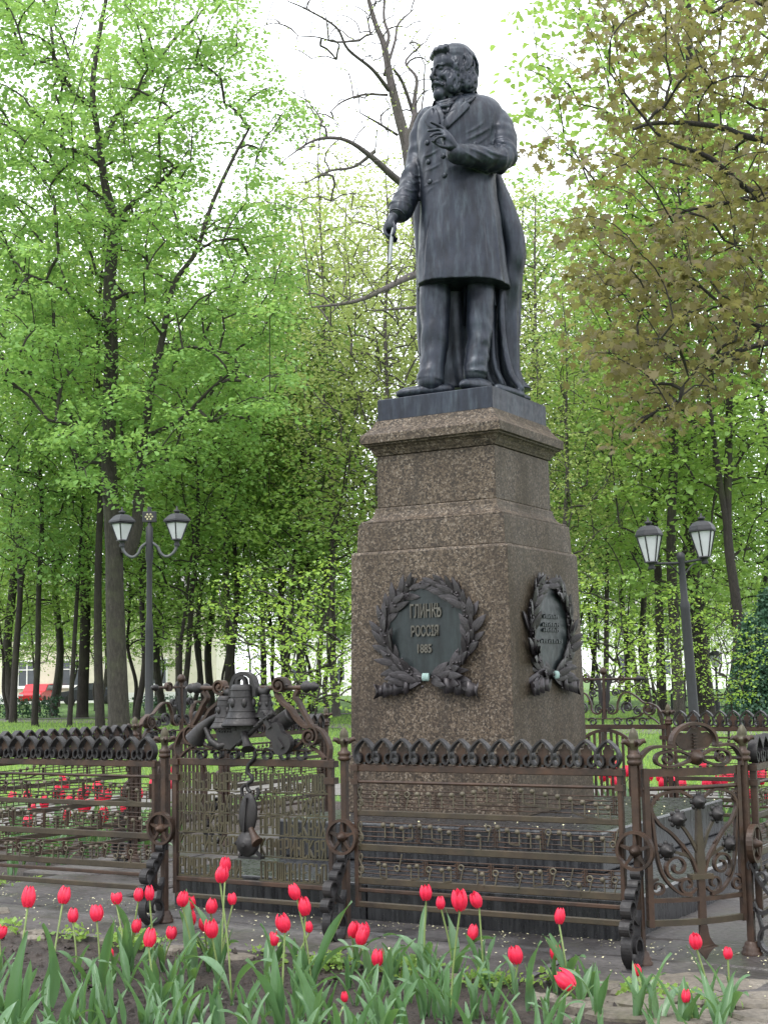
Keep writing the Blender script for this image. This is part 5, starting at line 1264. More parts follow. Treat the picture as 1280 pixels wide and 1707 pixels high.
add_tree('bare_tree', 'nearly leafless tree with upright forks directly behind the statue', (tr[0][0][0], tr[0][0][1], 0), tr, tips, dict(per=3, rx=.22, rz=.18, size=.055, tmpl=LEAF4, r=r, tilt=1.0), MT['leaf_pale'], MT['bark_pale'], tip=.0065, seg=4)

# ---- prototypes of the park trees, copied through the wood
def proto(seed, H, tr_r, low, spreadr, nclump, per, leafmat, bark, size=.2, lean=.42, rx=.66, tmpl=LEAF6, dens=.8, fork=False, rz=.2):
    r = np.random.default_rng(seed); t = thing('park_tree', 'x', 'tree')
    pts = [(0, 0, -.1, tr_r * 1.25), (0, 0, .4, tr_r)]; x = y = 0
    for k in range(1, 8):
        z = H * .97 * k / 7; x += r.normal(0, lean * .35); y += r.normal(0, lean * .35); pts.append((x, y, z, tr_r * (1 - .86 * k / 7)))
    T = [pts]
    if fork:
        i = 3; a = r.uniform(0, 6.28); bx_, by_, bz, br = pts[i]; q = [(bx_, by_, bz, br * .7)]
        for k in range(1, 5): q.append((bx_ + math.cos(a) * .5 * k, by_ + math.sin(a) * .5 * k, bz + (H * .9 - bz) * k / 4, br * .7 * (1 - .2 * k)))
        T.append(q)
    n = 9000; z = r.uniform(low, H, n); u = (z - low) / (H - low); R = spreadr * np.clip(np.sin(np.pi * np.clip(u * .86 + .12, 0, 1)) ** .7, .12, 1)
    a = r.uniform(0, 6.283, n); rad = R * np.sqrt(r.uniform(.03, 1, n)); P = np.stack([rad * np.cos(a), rad * np.sin(a), z], 1)
    P += np.stack([.4 * np.sin(z * 1.3 + seed), .4 * np.cos(z * 1.7), 0 * z], 1)
    c = spread(P, dens, nclump)
    obj('trunk', grow([np.array(q) for q in T], c, .010, 4, .1), bark, t)
    obj('crown', leaves_mesh(c, per, rx, rz, size, tmpl, r, .5, .55, .45), leafmat, t)
    return t
PR = [proto(101, 21, .19, 8.2, 3.4, 220, 46, MT['leaf_mid'], MT['bark'], .175), proto(102, 19, .16, 6.8, 3.1, 210, 46, MT['leaf_mid'], MT['bark'], .175, fork=True),
      proto(103, 17, .12, 5.6, 2.7, 200, 46, MT['leaf_green'], MT['bark'], .17), proto(104, 18, .14, 5.6, 3.2, 290, 36, MT['leaf_pale'], MT['bark_pale'], .135, dens=.8),
      proto(105, 9, .08, 2.6, 2.3, 95, 34, MT['leaf_mid'], MT['bark'], .145, rx=.55), proto(106, 4.4, .035, 1.3, 1.4, 66, 20, MT['leaf_lime'], MT['bark'], .095, rx=.34, dens=.44, rz=.09), proto(107, 20, .19, 4.0, 3.6, 270, 46, MT['leaf_mid'], MT['bark_grey'], .175, fork=True)]
used = [False] * len(PR)
def park_tree(k, px, Y, s=1.0, rz=0.0, label='x', group='trees of the park wood', tx=0.0, ty=0.0, name=None, sz=1.0):
    o = PR[k] if not used[k] else copy_tree(PR[k]); used[k] = True
    p = base_at(px, Y, GZ); o.location = tuple(p); o.rotation_euler = (tx, ty, rz); o.scale = (s, s, s * sz)
    if name: o.name = name
    tag(o, label, 'tree', group); return o
LIST = [ # kind, px, Y, scale, rot, label, lean
 (1, 22, 52, .9, .3, 'dark trunked park tree nearest the left edge', 0), (2, 60, 47, .95, 1.4, 'park tree at left whose dark trunk leans to the left', -.20), (2, 117, 46, .75, 2.2, 'slim pale brown trunk just left of the thick left trunk pair', 0), (0, 138, 58, 1.3, .8, 'dark thick trunked tree left of the big left maple', 0),
 (0, 167, 44, .82, 4.0, 'dark trunk standing right beside the big left maple', 0), (1, 229, 52, .8, 5.1, 'slender tree directly left of the left lamp post', 0), (2, 304, 47, .9, .5, 'slender tall trunk right of the left lamp post', .0), (2, 340, 58, .85, 3.3, 'thin straight trunk midway between left lamp and pedestal', 0),
 (0, 372, 50, .75, 2.0, 'straight dark trunk between the left lamp and the monument', 0), (1, 394, 54, .8, 1.2, 'trunk close to the right of the straight dark trunk', .04), (0, 352, 66, 1.0, 5.5, 'dark slanting trunk low behind the bell panel', .10), (1, 484, 56, 1.1, 2.6, 'thick dark trunk behind the lime green shrub', 0), (2, 525, 62, 1.0, .9, 'tree left of the pedestal half hidden by leaves', 0),
 (3, 640, 46, 1.06, .4, 'pale leaved tree rising behind the statue legs', 0), (3, 560, 52, 1.18, 2.5, 'pale leaved sparse tree left of the statue', 0), (3, 500, 60, 1.08, 4.1, 'pale sparse tree between maple and statue', 0), (3, 905, 54, 1.2, 5.2, 'pale sparse tree just right of the statue coat', 0),
 (3, 955, 40, .72, 1.0, 'slim grey trunk right behind the pedestal', 0), (2, 1010, 52, .9, 1.9, 'bushy tree right of the pedestal', 0), (1, 1046, 62, .9, 3.5, 'tree between pedestal and right lamp', 0), (0, 1104, 45, .85, .2, 'dark trunk left of the right lamp post', 0), (6, 1133, 40, .95, 2.9, 'tall trunk directly behind the right lamp', .0),
 (0, 1176, 44, 1.5, 5.9, 'thick grey trunk right of the right lamp post', 0), (1, 1218, 38, 1.0, 4.4, 'dark forked trunk near the right edge', 0), (2, 1265, 50, 1.0, .6, 'tree at the right edge behind the conifer', 0), (6, 1310, 46, 1.0, 1.1, 'green tree above the bronze maple at the upper right', 0),
 (6, 90, 62, 1.0, 2.0, 'tall green tree behind the left maple', 0), (6, 270, 64, .95, 4.4, 'tall green tree behind the left lamp', 0), (6, 440, 66, .88, 3.0, 'tall green tree behind the shrub left of the monument', 0), (6, 1080, 60, .85, 5.0, 'green tree behind the bronze foliage', 0), (2, 985, 66, .95, .3, 'green tree right of the statue plinth', 0),
 (3, 690, 58, 1.28, .9, 'pale tree hidden mostly behind the statue', 0), (3, 605, 60, 1.3, 3.9, 'second pale sparse tree left of the statue coat', 0), (3, 862, 60, 1.33, 2.2, 'pale tree peeking out right of the statue cloak', 0), (2, 938, 58, 1.36, 4.9, 'fresh green tree between statue and bronze maple', 0), (2, 470, 52, 1.05, 1.1, 'fresh green tree left of the pale trees', 0), (6, 190, 58, 1.08, 3.6, 'tall green tree right behind the big maple trunk', 0), (6, 20, 58, 1.1, 5.6, 'tall green tree filling the upper left corner', 0),
 (4, 290, 46, 1.05, 5.0, 'young leafy tree behind the left lamp arms', 0), (4, 545, 44, 1.1, .2, 'young tree touching the left side of the pedestal', 0), (4, 1250, 42, 1.1, 2.7, 'young leafy tree at the right edge', 0), (4, 1160, 54, 1.2, 5.7, 'young tree deep behind the right lamp', 0)]
for k, px, Y, s, rz, lab, lean in LIST: park_tree(k, px, Y, s, rz, lab, ty=lean, sz=r.uniform(.94, 1.08))
rr = np.random.default_rng(77)
for i in range(19):
    px = -60 + i * 74 + rr.uniform(-15, 15); k = int(rr.choice([0, 6, 2, 6, 6])); Y = rr.uniform(74, 98)
    s = rr.uniform(.85, 1.05) * (.62 if 560 < px < 900 else (.85 if 440 < px < 980 else 1.0))
    park_tree(k, px, Y, s, rr.uniform(0, 6.28), 'far green tree in the background of the wood', 'far background trees', name='background_tree')
for i in range(34):
    px = -40 + i * 41 + rr.uniform(-20, 20)
    park_tree(4, px, rr.uniform(55, 92), rr.uniform(.8, 1.25), rr.uniform(0, 6.28), 'far low young tree deep in the wood', 'far low young trees', name='young_tree')
for px, Y, s, rz, lab in ((452, 24, .76, .5, 'lime green shrub left of the pedestal, farther from it'), (538, 22, .74, 2.2, 'lime green shrub touching the left edge of the pedestal'), (1005, 26, .75, 1.0, 'low lime green shrub right of the pedestal'), (1110, 28, .7, 3.0, 'low lime green shrub at the foot of the right lamp'), (1215, 27, .62, 5.0, 'small lime green sapling before the forked trunk')):
    o = park_tree(5, px, Y, s, rz, lab, 'lime green shrubs', name='shrub'); o['category'] = 'shrub'

# conifer bushes at the right edge
def conifer(px, Y, h, w, lab, seed):
    r = np.random.default_rng(seed); p = base_at(px, Y, GZ); n = 900; z = r.uniform(.1, 1, n) ** .9; a = r.uniform(0, 6.28, n); rad = w * (1 - z) ** .75 * np.sqrt(r.uniform(.3, 1, n))
    P = np.stack([rad * np.cos(a), rad * np.sin(a), z * h], 1)
    t = thing('conifer', lab, 'conifer', tuple(p), 0); MB().tube([(0, 0, 0), (0, 0, h * .9)], [.07, .02], 6).build('trunk', MT['bark'], t)
    obj('crown', leaves_mesh(P, 12, .16, .16, .10, LEAF4, r, 1.1, .1), MT['leaf_conifer'], t)
conifer(1262, 34, 2.6, .8, 'blue green conifer at the right edge behind the fence', 3)
conifer(1290, 37, 3.4, .9, 'taller dark conifer cut by the right edge', 4)

# ================================================================== LAMPS, TULIPS, FAR THINGS
MT['lamp'] = m_plain('lamp_black', (.007, .008, .011), .55, .0, .3)
MT['lamp_grey'] = m_plain('lamp_arm_grey', (.06, .064, .07), .55, .1, .3)
MT['pane'] = m_plain('opal_pane', (.42, .43, .46), .35, 0, .06, 8)
MT['led'] = m_plain('led_hex', (.3, .28, .16), .4)
def lantern(par, c, n, w0, w1, h, roof, mats=('lamp', 'pane')):
    """tapered lantern: n sides, w1 radius at top, w0 at the bottom; parts under par"""
    x, y, z = c; ph = math.pi / n + .25
    o = MB(); o.lathe([(w0 * 1.15, -.02), (w0 * 1.15, .0), (w0 * .9, .0)], n, (x, y, z)); o.lathe([(w0 * .5, -.13), (w0 * .62, -.10), (w0 * .4, -.06), (w0 * .8, -.02)], 10, (x, y, z))
    lo = o.build('lantern', MT[mats[0]], par)
    MB().lathe([(w1 * 1.10, h), (w1 * 1.16, h + .015), (w1 * 1.05, h + .03)], n, (x, y, z)).build('lantern_rim', MT[mats[0]], lo)
    for k in range(n):
        a0 = 2 * math.pi * k / n; a1 = 2 * math.pi * (k + 1) / n
        q = [(x + w0 * math.cos(a0), y + w0 * math.sin(a0), z), (x + w0 * math.cos(a1), y + w0 * math.sin(a1), z), (x + w1 * math.cos(a1), y + w1 * math.sin(a1), z + h), (x + w1 * math.cos(a0), y + w1 * math.sin(a0), z + h)]
        MB().tube([q[0], q[3]], .012, 6).build('lantern_bar', MT[mats[0]], lo)
        cen = np.array([x, y, 0]); q2 = [np.array(p) - (np.array(p) - np.array([x, y, p[2]])) * .05 for p in q]; q3 = [np.array(p) - (np.array(p) - np.array([x, y, p[2]])) * .12 for p in q]
        MB().add([tuple(p) for p in q2 + q3], [(0, 1, 2, 3), (7, 6, 5, 4), (0, 4, 5, 1), (1, 5, 6, 2), (2, 6, 7, 3), (3, 7, 4, 0)]).build('pane', MT[mats[1]], lo)
    MB().lathe([(w1 * r_, h + .03 + z_) for r_, z_ in roof], n, (x, y, z), False).build('lantern_roof', MT[mats[0]], lo)
    MB().lathe([(w1 * .16, h + .03 + roof[-1][1]), (w1 * .3, h + .05 + roof[-1][1]), (w1 * .3, h + .08 + roof[-1][1]), (w1 * .1, h + .09 + roof[-1][1]), (w1 * .06, h + .15 + roof[-1][1])], 10, (x, y, z)).build('lantern_finial', MT[mats[0]], lo)
# left lamp
Y = 24.0; b0 = base_at(249, Y, GZ); top = at_depth(256, 895, Y)[2]
LT = thing('street_lamp', 'black double lantern lamp post with square floodlight, left of the monument', 'street lamp', tuple(b0))
def zof(py, px=252): return float(at_depth(px, py, Y)[2] - GZ)
MB().lathe([(.13, 0), (.13, .1), (.11, .14), (.11, .5), (.075, .58), (.068, zof(1050)), (.072, zof(1045)), (.05, zof(1030)), (.048, zof(940)), (.07, zof(930)), (.062, zof(905)), (.062, zof(880)), (.035, zof(876)), (.035, zof(845))], 16).build('post', MT['lamp'], LT)
for s in (-1, 1):
    p = smooth_path([(s * .05, 0, zof(905)), (s * .14, 0, zof(912)), (s * .19, 0, zof(922)), (s * .27, 0, zof(928)), (s * .36, 0, zof(926)), (s * .44, 0, zof(918)), (s * .47, 0, zof(908))], 5)
    MB().tube(p, .026, 10).build('arm', MT['lamp_grey'], LT)
    MB().tube([(s * .47, 0, zof(912)), (s * .47, 0, zof(900))], .03, 10).build('lamp_socket', MT['lamp_grey'], LT)
    lantern(LT, (s * .47, 0, zof(899)), 4, .085, .185, zof(873) - zof(899), [(1.28, 0), (1.25, .03), (.85, .10), (.6, .13), (.25, .145)])
fl = MB(); fl.box(-.12, .12, -.05, .03, zof(871), zof(853)); fb = bevel(fl.build('floodlight', MT['lamp'], LT), .008, 1)
for q, (dx, dz) in enumerate(((0, 0), (-.055, 0), (.055, 0), (-.028, .04), (.028, .04), (-.028, -.04), (.028, -.04))):
    m = MB(); m.mt = Matrix.Translation((dx, -.052, (zof(871) + zof(853)) / 2 + dz)) @ Matrix.Rotation(math.pi / 2, 4, 'X'); m.lathe([(.019, -.004), (.019, .006), (.015, .008)], 6, (0, 0, 0), False); m.mt = None; m.build('led', MT['led'], fb)
# right lamp, leaning
Y = 23.0; b0 = base_at(1162, Y, GZ)
LR = thing('street_lamp', 'leaning black double lantern lamp post with straight arms, right of the monument', 'street lamp', tuple(b0))
LR.rotation_euler = (0, math.radians(-2.3), math.radians(0))
def zr(py): return float(at_depth(1145, py, Y)[2] - GZ)
MB().lathe([(.10, 0), (.10, .3), (.085, .36), (.078, zr(1015)), (.085, zr(1008)), (.06, zr(1000)), (.055, zr(935)), (.07, zr(930)), (.07, zr(924)), (.03, zr(920))], 14).build('post', MT['lamp'], LR)
aa = math.radians(20)
for s in (-1, 1):
    d = np.array([math.cos(aa) * s, -math.sin(aa) * s * -1, 0]); e = d * (.56 if s < 0 else .45)
    MB().tube([(0, 0, zr(938)), tuple(e + np.array([0, 0, zr(938 if s < 0 else 932)]))], .022, 8).build('arm', MT['lamp'], LR)
    MB().tube([tuple(q) for q in smooth_path([(0, 0, zr(975)), tuple(d * .05 + np.array([0, 0, zr(958)])), tuple(d * .2 + np.array([0, 0, zr(942)])), tuple(d * .28 + np.array([0, 0, zr(940)]))], 5)], .012, 8).build('brace', MT['lamp'], LR)
    lantern(LR, (e[0], e[1], zr(934 if s < 0 else 928)), 6, .10, .205, zr(893) - zr(934), [(1.12, 0), (1.0, .07), (.7, .13), (.3, .155), (.15, .165)])
# far lamps
def far_lamp(px, Y, py_top, lab):
    b0 = base_at(px, Y, GZ); h = float(at_depth(px, py_top, Y)[2] - GZ); t = thing('street_lamp', lab, 'street lamp', tuple(b0), 0)
    MB().lathe([(.09, 0), (.09, .4), (.05, .5), (.035, h - .7)], 10).build('post', MT['lamp'], t); lantern(t, (0, 0, h - .62), 6, .10, .2, .36, [(1.1, 0), (.9, .08), (.4, .14), (.15, .15)])
far_lamp(1196, 48, 1080, 'small distant single lantern lamp between trunks at right'); far_lamp(1279, 42, 1060, 'distant lantern lamp cut by the right edge')

# ---- tulips
def m_petal():
    t = NT('tulip_red'); g = t.n('ShaderNodeTexCoord'); sp = t.n('ShaderNodeSeparateXYZ'); t.l(g.outputs['Object'], sp.inputs[0]); oi = t.n('ShaderNodeObjectInfo')
    a = t.noise(t.map((60, 60, 4)), 3, 3); col = t.ramp(a, [(.3, (.50, .008, .035)), (.7, (.86, .05, .13))]); col = t.mix(t.math('MULTIPLY', oi.outputs['Random'], .35), col, (.70, .012, .04))
    m = t.pbr(col, .45, 0, spec=.4); tr = t.n('ShaderNodeBsdfTranslucent'); tr.inputs[0].default_value = (.9, .06, .12, 1)
    mx = t.n('ShaderNodeMixShader'); mx.inputs[0].default_value = .3; t.l(t.b.outputs[0], mx.inputs[1]); t.l(tr.outputs[0], mx.inputs[2]); t.l(mx.outputs[0], t.out.inputs[0]); return m
MT['petal'] = m_petal()
def m_tulipleaf():
    t = NT('tulip_leaf'); oi = t.n('ShaderNodeObjectInfo'); v = t.map((1, 1, .12)); a = t.noise(v, 90, 3); col = t.ramp(oi.outputs['Random'], [(0, (.055, .125, .05)), (.5, (.09, .18, .085)), (1, (.15, .245, .145))])
    col = t.mix(t.ramp(a, [(.35, .35), (.65, 0)]), col, (.05, .11, .045)); m = t.pbr(col, .36, 0, spec=.45)
    tr = t.n('ShaderNodeBsdfTranslucent'); tr.inputs[0].default_value = (.2, .38, .08, 1); mx = t.n('ShaderNodeMixShader'); mx.inputs[0].default_value = .25
    t.l(t.b.outputs[0], mx.inputs[1]); t.l(tr.outputs[0], mx.inputs[2]); t.l(mx.outputs[0], t.out.inputs[0]); return m
MT['tleaf'] = m_tulipleaf(); MT['stem'] = m_plain('tulip_stem', (.16, .22, .07), .5)
def petal_mesh(op=0.0, seed=0):
    b = MB(); U, W = 8, 5; vs = []
    for i in range(U):
        u = i / (U - 1); r_ = .034 * math.sin(math.pi * min(1, .13 + u * .79)) ** .72 * (1 - .08 * u) + op * u * .022
        half = (.62 * math.sin(math.pi * (u * .80 + .10)) ** .8 if u < 1 else .05) * (1.25 if u < .85 else 1.25 * (1 - (u - .85) * 4.6))
        for k in range(W):
            s = (k / (W - 1) - .5) * 2; a = s * max(half, .04); rr_ = r_ * (1 - .06 * abs(s)) + (.003 if k == 2 else 0); vs.append((rr_ * math.cos(a), rr_ * math.sin(a) * 1.05, .088 * u + .004 * (1 - abs(s)) * (u > .8)))
    b.add(vs, [(i * W + k, i * W + k + 1, i * W + W + k + 1, i * W + W + k) for i in range(U - 1) for k in range(W - 1)], True); m = b.mesh('petal'); m.materials.append(MT['petal']); return m
PET = [petal_mesh(0.12), petal_mesh(.45), petal_mesh(1.1)]
def tleaf_mesh(seed, L, w, bend, fold):
    r = np.random.default_rng(seed); b = MB(); U = 12; vs = []; x = z = 0; ang = r.uniform(1.25, 1.45); tw = r.uniform(-.5, .5)
    for i in range(U):
        u = i / (U - 1); hw = w * (math.sin(math.pi * min(1, u * .93 + .09)) ** .75) * (1 - .25 * u) * (1 if u < .92 else .45); a2 = ang - bend * u ** 1.6; wv = .006 * math.sin(u * 9 + seed)
        d = np.array([math.cos(a2), 0, math.sin(a2)]); n_ = np.array([-math.sin(a2), 0, math.cos(a2)]); sd = np.array([0, 1., 0]); t_ = tw * u; sd = sd * math.cos(t_) + n_ * math.sin(t_)
        for k in range(5):
            s = (k - 2) / 2; vs.append(np.array([x, 0, z]) + sd * hw * s + n_ * (abs(s) ** 1.4 * fold * hw + wv * s))
        x += d[0] * L / (U - 1); z += d[2] * L / (U - 1)
    b.add(vs, [(i * 5 + k, i * 5 + k + 1, i * 5 + 6 + k, i * 5 + 5 + k) for i in range(U - 1) for k in range(4)], True); m = b.mesh('leaf'); m.materials.append(MT['tleaf']); return m
TL = [tleaf_mesh(i, L, w, bd_, fo) for i, (L, w, bd_, fo) in enumerate(((.30, .024, .4, .8), (.34, .021, .6, .7), (.27, .029, .3, .8), (.32, .024, 1.3, .5), (.23, .019, .25, .9), (.36, .029, .5, .7), (.28, .022, 1.8, .4), (.25, .016, .12, 1.0)))]
STEMS = {}
ORD = 'first second third fourth fifth sixth seventh eighth ninth tenth eleventh twelfth thirteenth fourteenth fifteenth sixteenth seventeenth eighteenth nineteenth twentieth'.split()
TENS = {2: 'twenty', 3: 'thirty', 4: 'forty', 5: 'fifty', 6: 'sixty'}; TTH = {3: 'thirtieth', 4: 'fortieth', 5: 'fiftieth', 6: 'sixtieth'}
def ordw(n): return ORD[n - 1] if n <= 20 else (TTH[n // 10] if n % 10 == 0 else TENS[n // 10] + '-' + ORD[n % 10 - 1])
def tulip(P, wpx, label, group, r, nleaf=3, opn=0, tilt=None, base=None, scale=None):
    """P world position of the bloom centre"""
    s = scale or wpx; h = P[2]; bz = -.03
    bxy = np.array([P[0], P[1]]) + (r.normal(0, .035, 2) if base is None else base)
    t = thing('tulip', label, 'tulip', (bxy[0], bxy[1], bz), 0, group)
    top = np.array([P[0] - bxy[0], P[1] - bxy[1], P[2] - bz - .044 * s]); mid = top * .5 + np.array([r.normal(0, .008), r.normal(0, .008), 0]); mid[:2] = top[:2] * .35
    MB().tube(smooth_path([(0, 0, 0), tuple(mid), tuple(top)], 4), .0042, 6).build('stem', MT['stem'], t)
    f = bpy.data.objects.new('flower', MB().ell((0, 0, .003), (.010, .010, .006), 8, 6).mesh('flower')); f.data.materials.append(MT['stem']); COL.objects.link(f); f.parent = t; f.location = tuple(top)
    tl = tilt or (r.normal(0, .16), r.normal(0, .16)); f.rotation_euler = (tl[0], tl[1], r.uniform(0, 6.28)); f.scale = (s, s, s * r.uniform(.95, 1.12))
    for k in range(6):
        o = obj('petal', PET[opn], None, f, (0, 0, 0), (0, 0, k * math.pi / 3 + r.normal(0, .06))); o.scale = ((1.0, 1.0, r.uniform(.94, 1.04)) if k % 2 else (.92, .92, r.uniform(.88, 1.0)))
    a0 = r.uniform(0, 6.28); hh = min(1.25, max(.65, h / .30))
    for k in range(nleaf):
        m = TL[int(r.integers(0, 8))]; obj('leaf', m, None, t, (0, 0, -.01), (r.normal(0, .12), r.normal(0, .12), a0 + k * 6.28 / nleaf + r.normal(0, .4)), hh * r.uniform(.72, 1.05))
    return t
FL = [(0, 1553, 18), (47, 1497, 26), (105, 1492, 24), (122, 1526, 19), (162, 1522, 23), (195, 1498, 16, 2), (186, 1588, 12), (231, 1491, 18), (250, 1490, 18), (226, 1543, 19), (248, 1564, 24), (286, 1555, 18), (304, 1497, 22), (317, 1505, 18), (317, 1532, 21), (352, 1510, 21), (342, 1540, 19), (354, 1549, 23), (388, 1499, 15), (367, 1456, 24), (376, 1441, 21),
      (495, 1485, 23), (509, 1512, 23), (475, 1536, 27), (456, 1566, 17), (516, 1545, 15), (587, 1551, 20), (608, 1552, 21), (600, 1562, 22), (628, 1597, 21), (575, 1662, 13), (710, 1488, 21), (735, 1505, 17), (766, 1501, 27, 1), (798, 1500, 20), (786, 1555, 19), (862, 1592, 24, 1), (931, 1527, 21), (924, 1588, 19), (955, 1628, 30, 1), (1062, 1616, 17), (1160, 1569, 21), (1212, 1588, 17), (1142, 1661, 17)]
r = np.random.default_rng(3)
order = sorted(range(len(FL)), key=lambda i: FL[i][0]); rank = {i: k + 1 for k, i in enumerate(order)}
SPEC = {(955, 1628): 'large tilted red tulip bloom right of centre in the front bed', (376, 1441): 'tallest red tulip of the front bed, rear one of the tall pair', (367, 1456): 'front one of the tall red tulip pair before the bell panel', (195, 1498): 'small ragged fading red tulip on the left of the front bed', (575, 1662): 'tiny red tulip bud low at the bottom centre', (186, 1588): 'tiny low red tulip at bottom left', (1142, 1661): 'low red tulip at bottom right among the edging stones'}
bases = []
for i, q in enumerate(FL):
    Yq = float(np.clip(.062 * FPX / q[2], 5.55, 6.75)); 
    P = at_depth(q[0], q[1], Yq)
    # keep the bulb inside the bed
    for _ in range(60):
        d = P[:2] - CX; 
        if d @ NV > 3.02 and P[2] > .09: break
        Yq -= .03; P = at_depth(q[0], q[1], Yq)
    sc = q[2] * Yq / FPX / .076
    tilt = None; base = None
    if q[:2] == (955, 1628): tilt = (.35, .95); base = np.array([-.11, -.02])
    tulip(P, sc, SPEC.get(q[:2], 'red tulip in the front bed, %s bloom from the left' % ordw(rank[i])), 'red tulips in the front bed', r, int(r.integers(2, 4)), q[3] if len(q) > 3 else int(r.uniform() < .3), tilt, base, sc); bases.append(P[:2])
# leafy tulip plants without blooms
def leafy(x, y, r, k, label, s=1.0):
    t = thing('tulip_plant', label, 'plant', (x, y, -.035), 0, 'tulip plants without blooms in the front bed'); a0 = r.uniform(0, 6.28)
    for j in range(k): obj('leaf', TL[int(r.integers(0, 8))], None, t, (r.normal(0, .012), r.normal(0, .012), 0), (r.normal(0, .15), r.normal(0, .15), a0 + j * 6.28 / k + r.normal(0, .5)), s * r.uniform(.65, 1.05))
cnt = 0
for i in range(1500):
    px = r.uniform(-420, 1500); Yq = r.uniform(4.75, 6.6); p = base_at(px, Yq); d = p[:2] - CX; n_, t_ = d @ NV, d @ TV
    if n_ < 3.06: continue
    if px > 1000 and (Yq > 5.35 or r.uniform() < .55): continue
    if Yq > 5.9 and r.uniform() < .55: continue
    if bases and np.min(np.linalg.norm(np.array(bases) - p[:2], axis=1)) < .075: continue
    bases.append(p[:2]); cnt += 1
    leafy(p[0], p[1], r, int(r.integers(3, 6)), 'green tulip leaves without bloom in the front bed', r.uniform(.62, .9))
    if cnt >= 162: break
for px, py in ((1100, 1700), (1135, 1705), (1195, 1712), (1215, 1690), (1068, 1690)):
    p = on_ground(px, py); leafy(p[0], p[1], r, 4, 'green tulip leaves without bloom in the front bed', .8)
# tulips beyond the fence
def far_tulips(n, x0, x1, y0, y1, Ya, Yb, lab, grp, seed, okf):
    r = np.random.default_rng(seed); k = 0
    for _ in range(600):
        px = r.uniform(x0, x1); Yq = r.uniform(Ya, Yb); z = r.uniform(.28, .46); p = base_at(px, Yq, z); d = p[:2] - CX
        if not okf(d @ NV, d @ TV): continue
        tulip(p, 1.0, lab, grp, r, 2, int(r.integers(0, 2)), None, None, r.uniform(.95, 1.25)); k += 1
        if k >= n: break
far_tulips(34, 0, 300, 0, 0, 10.5, 15, 'red tulip in the bed beyond the left fence', 'red tulips beyond the left fence', 8, lambda n, t: -4.5 < n < 1.5 and -4.7 < t < -2.9)
far_tulips(30, 985, 1290, 0, 0, 11.5, 17, 'red tulip in the bed beyond the right fence', 'red tulips beyond the right fence', 9, lambda n, t: -4.4 < n < -2.75 and -1.5 < t < 4.7)
far_tulips(8, 985, 1290, 0, 0, 9.5, 14, 'red tulip in the bed beyond the right fence', 'red tulips beyond the right fence', 10, lambda n, t: -2.6 < n < .5 and 2.75 < t < 4.5)
def far_leafy(n, x0, x1, Ya, Yb, seed, okf, lab, grp):
    r = np.random.default_rng(seed); k = 0
    for _ in range(500):
        px = r.uniform(x0, x1); Yq = r.uniform(Ya, Yb); p = base_at(px, Yq, 0); d = p[:2] - CX
        if not okf(d @ NV, d @ TV): continue
        leafy(p[0], p[1], r, 4, lab, 1.0); bpy.context.scene.collection.objects[-1].parent['group'] = grp; k += 1
        if k >= n: break
far_leafy(40, -20, 300, 9.8, 14, 14, lambda n, t: -4.4 < n < 1.6 and -4.7 < t < -2.85, 'green tulip leaves in the bed beyond the left fence', 'tulip leaves beyond the left fence')
far_leafy(26, 1000, 1290, 9.5, 15, 15, lambda n, t: -4.0 < n < 1 and 2.8 < t < 4.7, 'green tulip leaves in the bed beyond the right fence', 'tulip leaves beyond the right fence')

# ---- weeds, blossom specks, clods: uncountable stuff
def scatter(name, n, gen, size, tmpl, mat, lab, seed, tilt, zoff=0.0):
    r = np.random.default_rng(seed); P = gen(r, n); P[:, 2] += zoff
    me = leaves_mesh(P, 1, .001, .001, size, tmpl, r, tilt, 0, .5); me.materials.append(mat); o = obj(name, me); tag(o, lab, None, None, 'stuff'); return o
def g_pav(r, n):
    a = r.uniform(-2.9, 2.95, n); b = r.uniform(-2.5, 2.95, n); k = np.abs(r.normal(0, .16, n)); e = r.uniform(0, 1, n) < .45; a = np.where(e, 2.02 + k, np.where(r.uniform(0, 1, n) < .6, r.uniform(1.9, 3.0, n), a))
    q = CX[None] + a[:, None] * NV + b[:, None] * TV; z = np.full(n, .006); ins = (a < 2.0) & (b > -.98) & (b < 1.86); z[ins] = .203
    return np.column_stack([q, z])
scatter('fallen_blossoms', 1100, g_pav, .013, LEAF4, MT['blossom'], 'tiny fallen pale blossoms on the wet stone', 41, .3)
def g_step(r, n):
    a = r.uniform(-1., 1.19, n); b = r.uniform(-.77, 1.39, n); q = CX[None] + a[:, None] * NV + b[:, None] * TV; return np.column_stack([q, np.full(n, .429)])
scatter('fallen_blossoms', 260, g_step, .013, LEAF4, MT['blossom'], 'tiny fallen pale blossoms on the upper step', 42, .3)
def g_weed(r, n):
    c = r.integers(0, 46, n); rr_ = np.random.default_rng(5); ca = rr_.uniform(2.93, 3.12, 46); cb = rr_.uniform(-2.4, 2.6, 46); ca[:16] = rr_.uniform(1.5, 2.9, 16); cb[:16] = rr_.uniform(-3.1, -2.5, 16)
    a = ca[c] + r.normal(0, .035, n); b = cb[c] + r.normal(0, .06, n); q = CX[None] + a[:, None] * NV + b[:, None] * TV; return np.column_stack([q, r.uniform(-.02, .035, n)])
scatter('weeds', 2300, g_weed, .035, LEAF4, MT['leaf_mid'], 'small green weeds along the paving edge', 43, .8)
def g_clod(r, n):
    a = r.uniform(3.0, 4.6, n); b = r.uniform(-2.8, 2.9, n); q = CX[None] + a[:, None] * NV + b[:, None] * TV; return np.column_stack([q, r.uniform(-.035, -.01, n)])
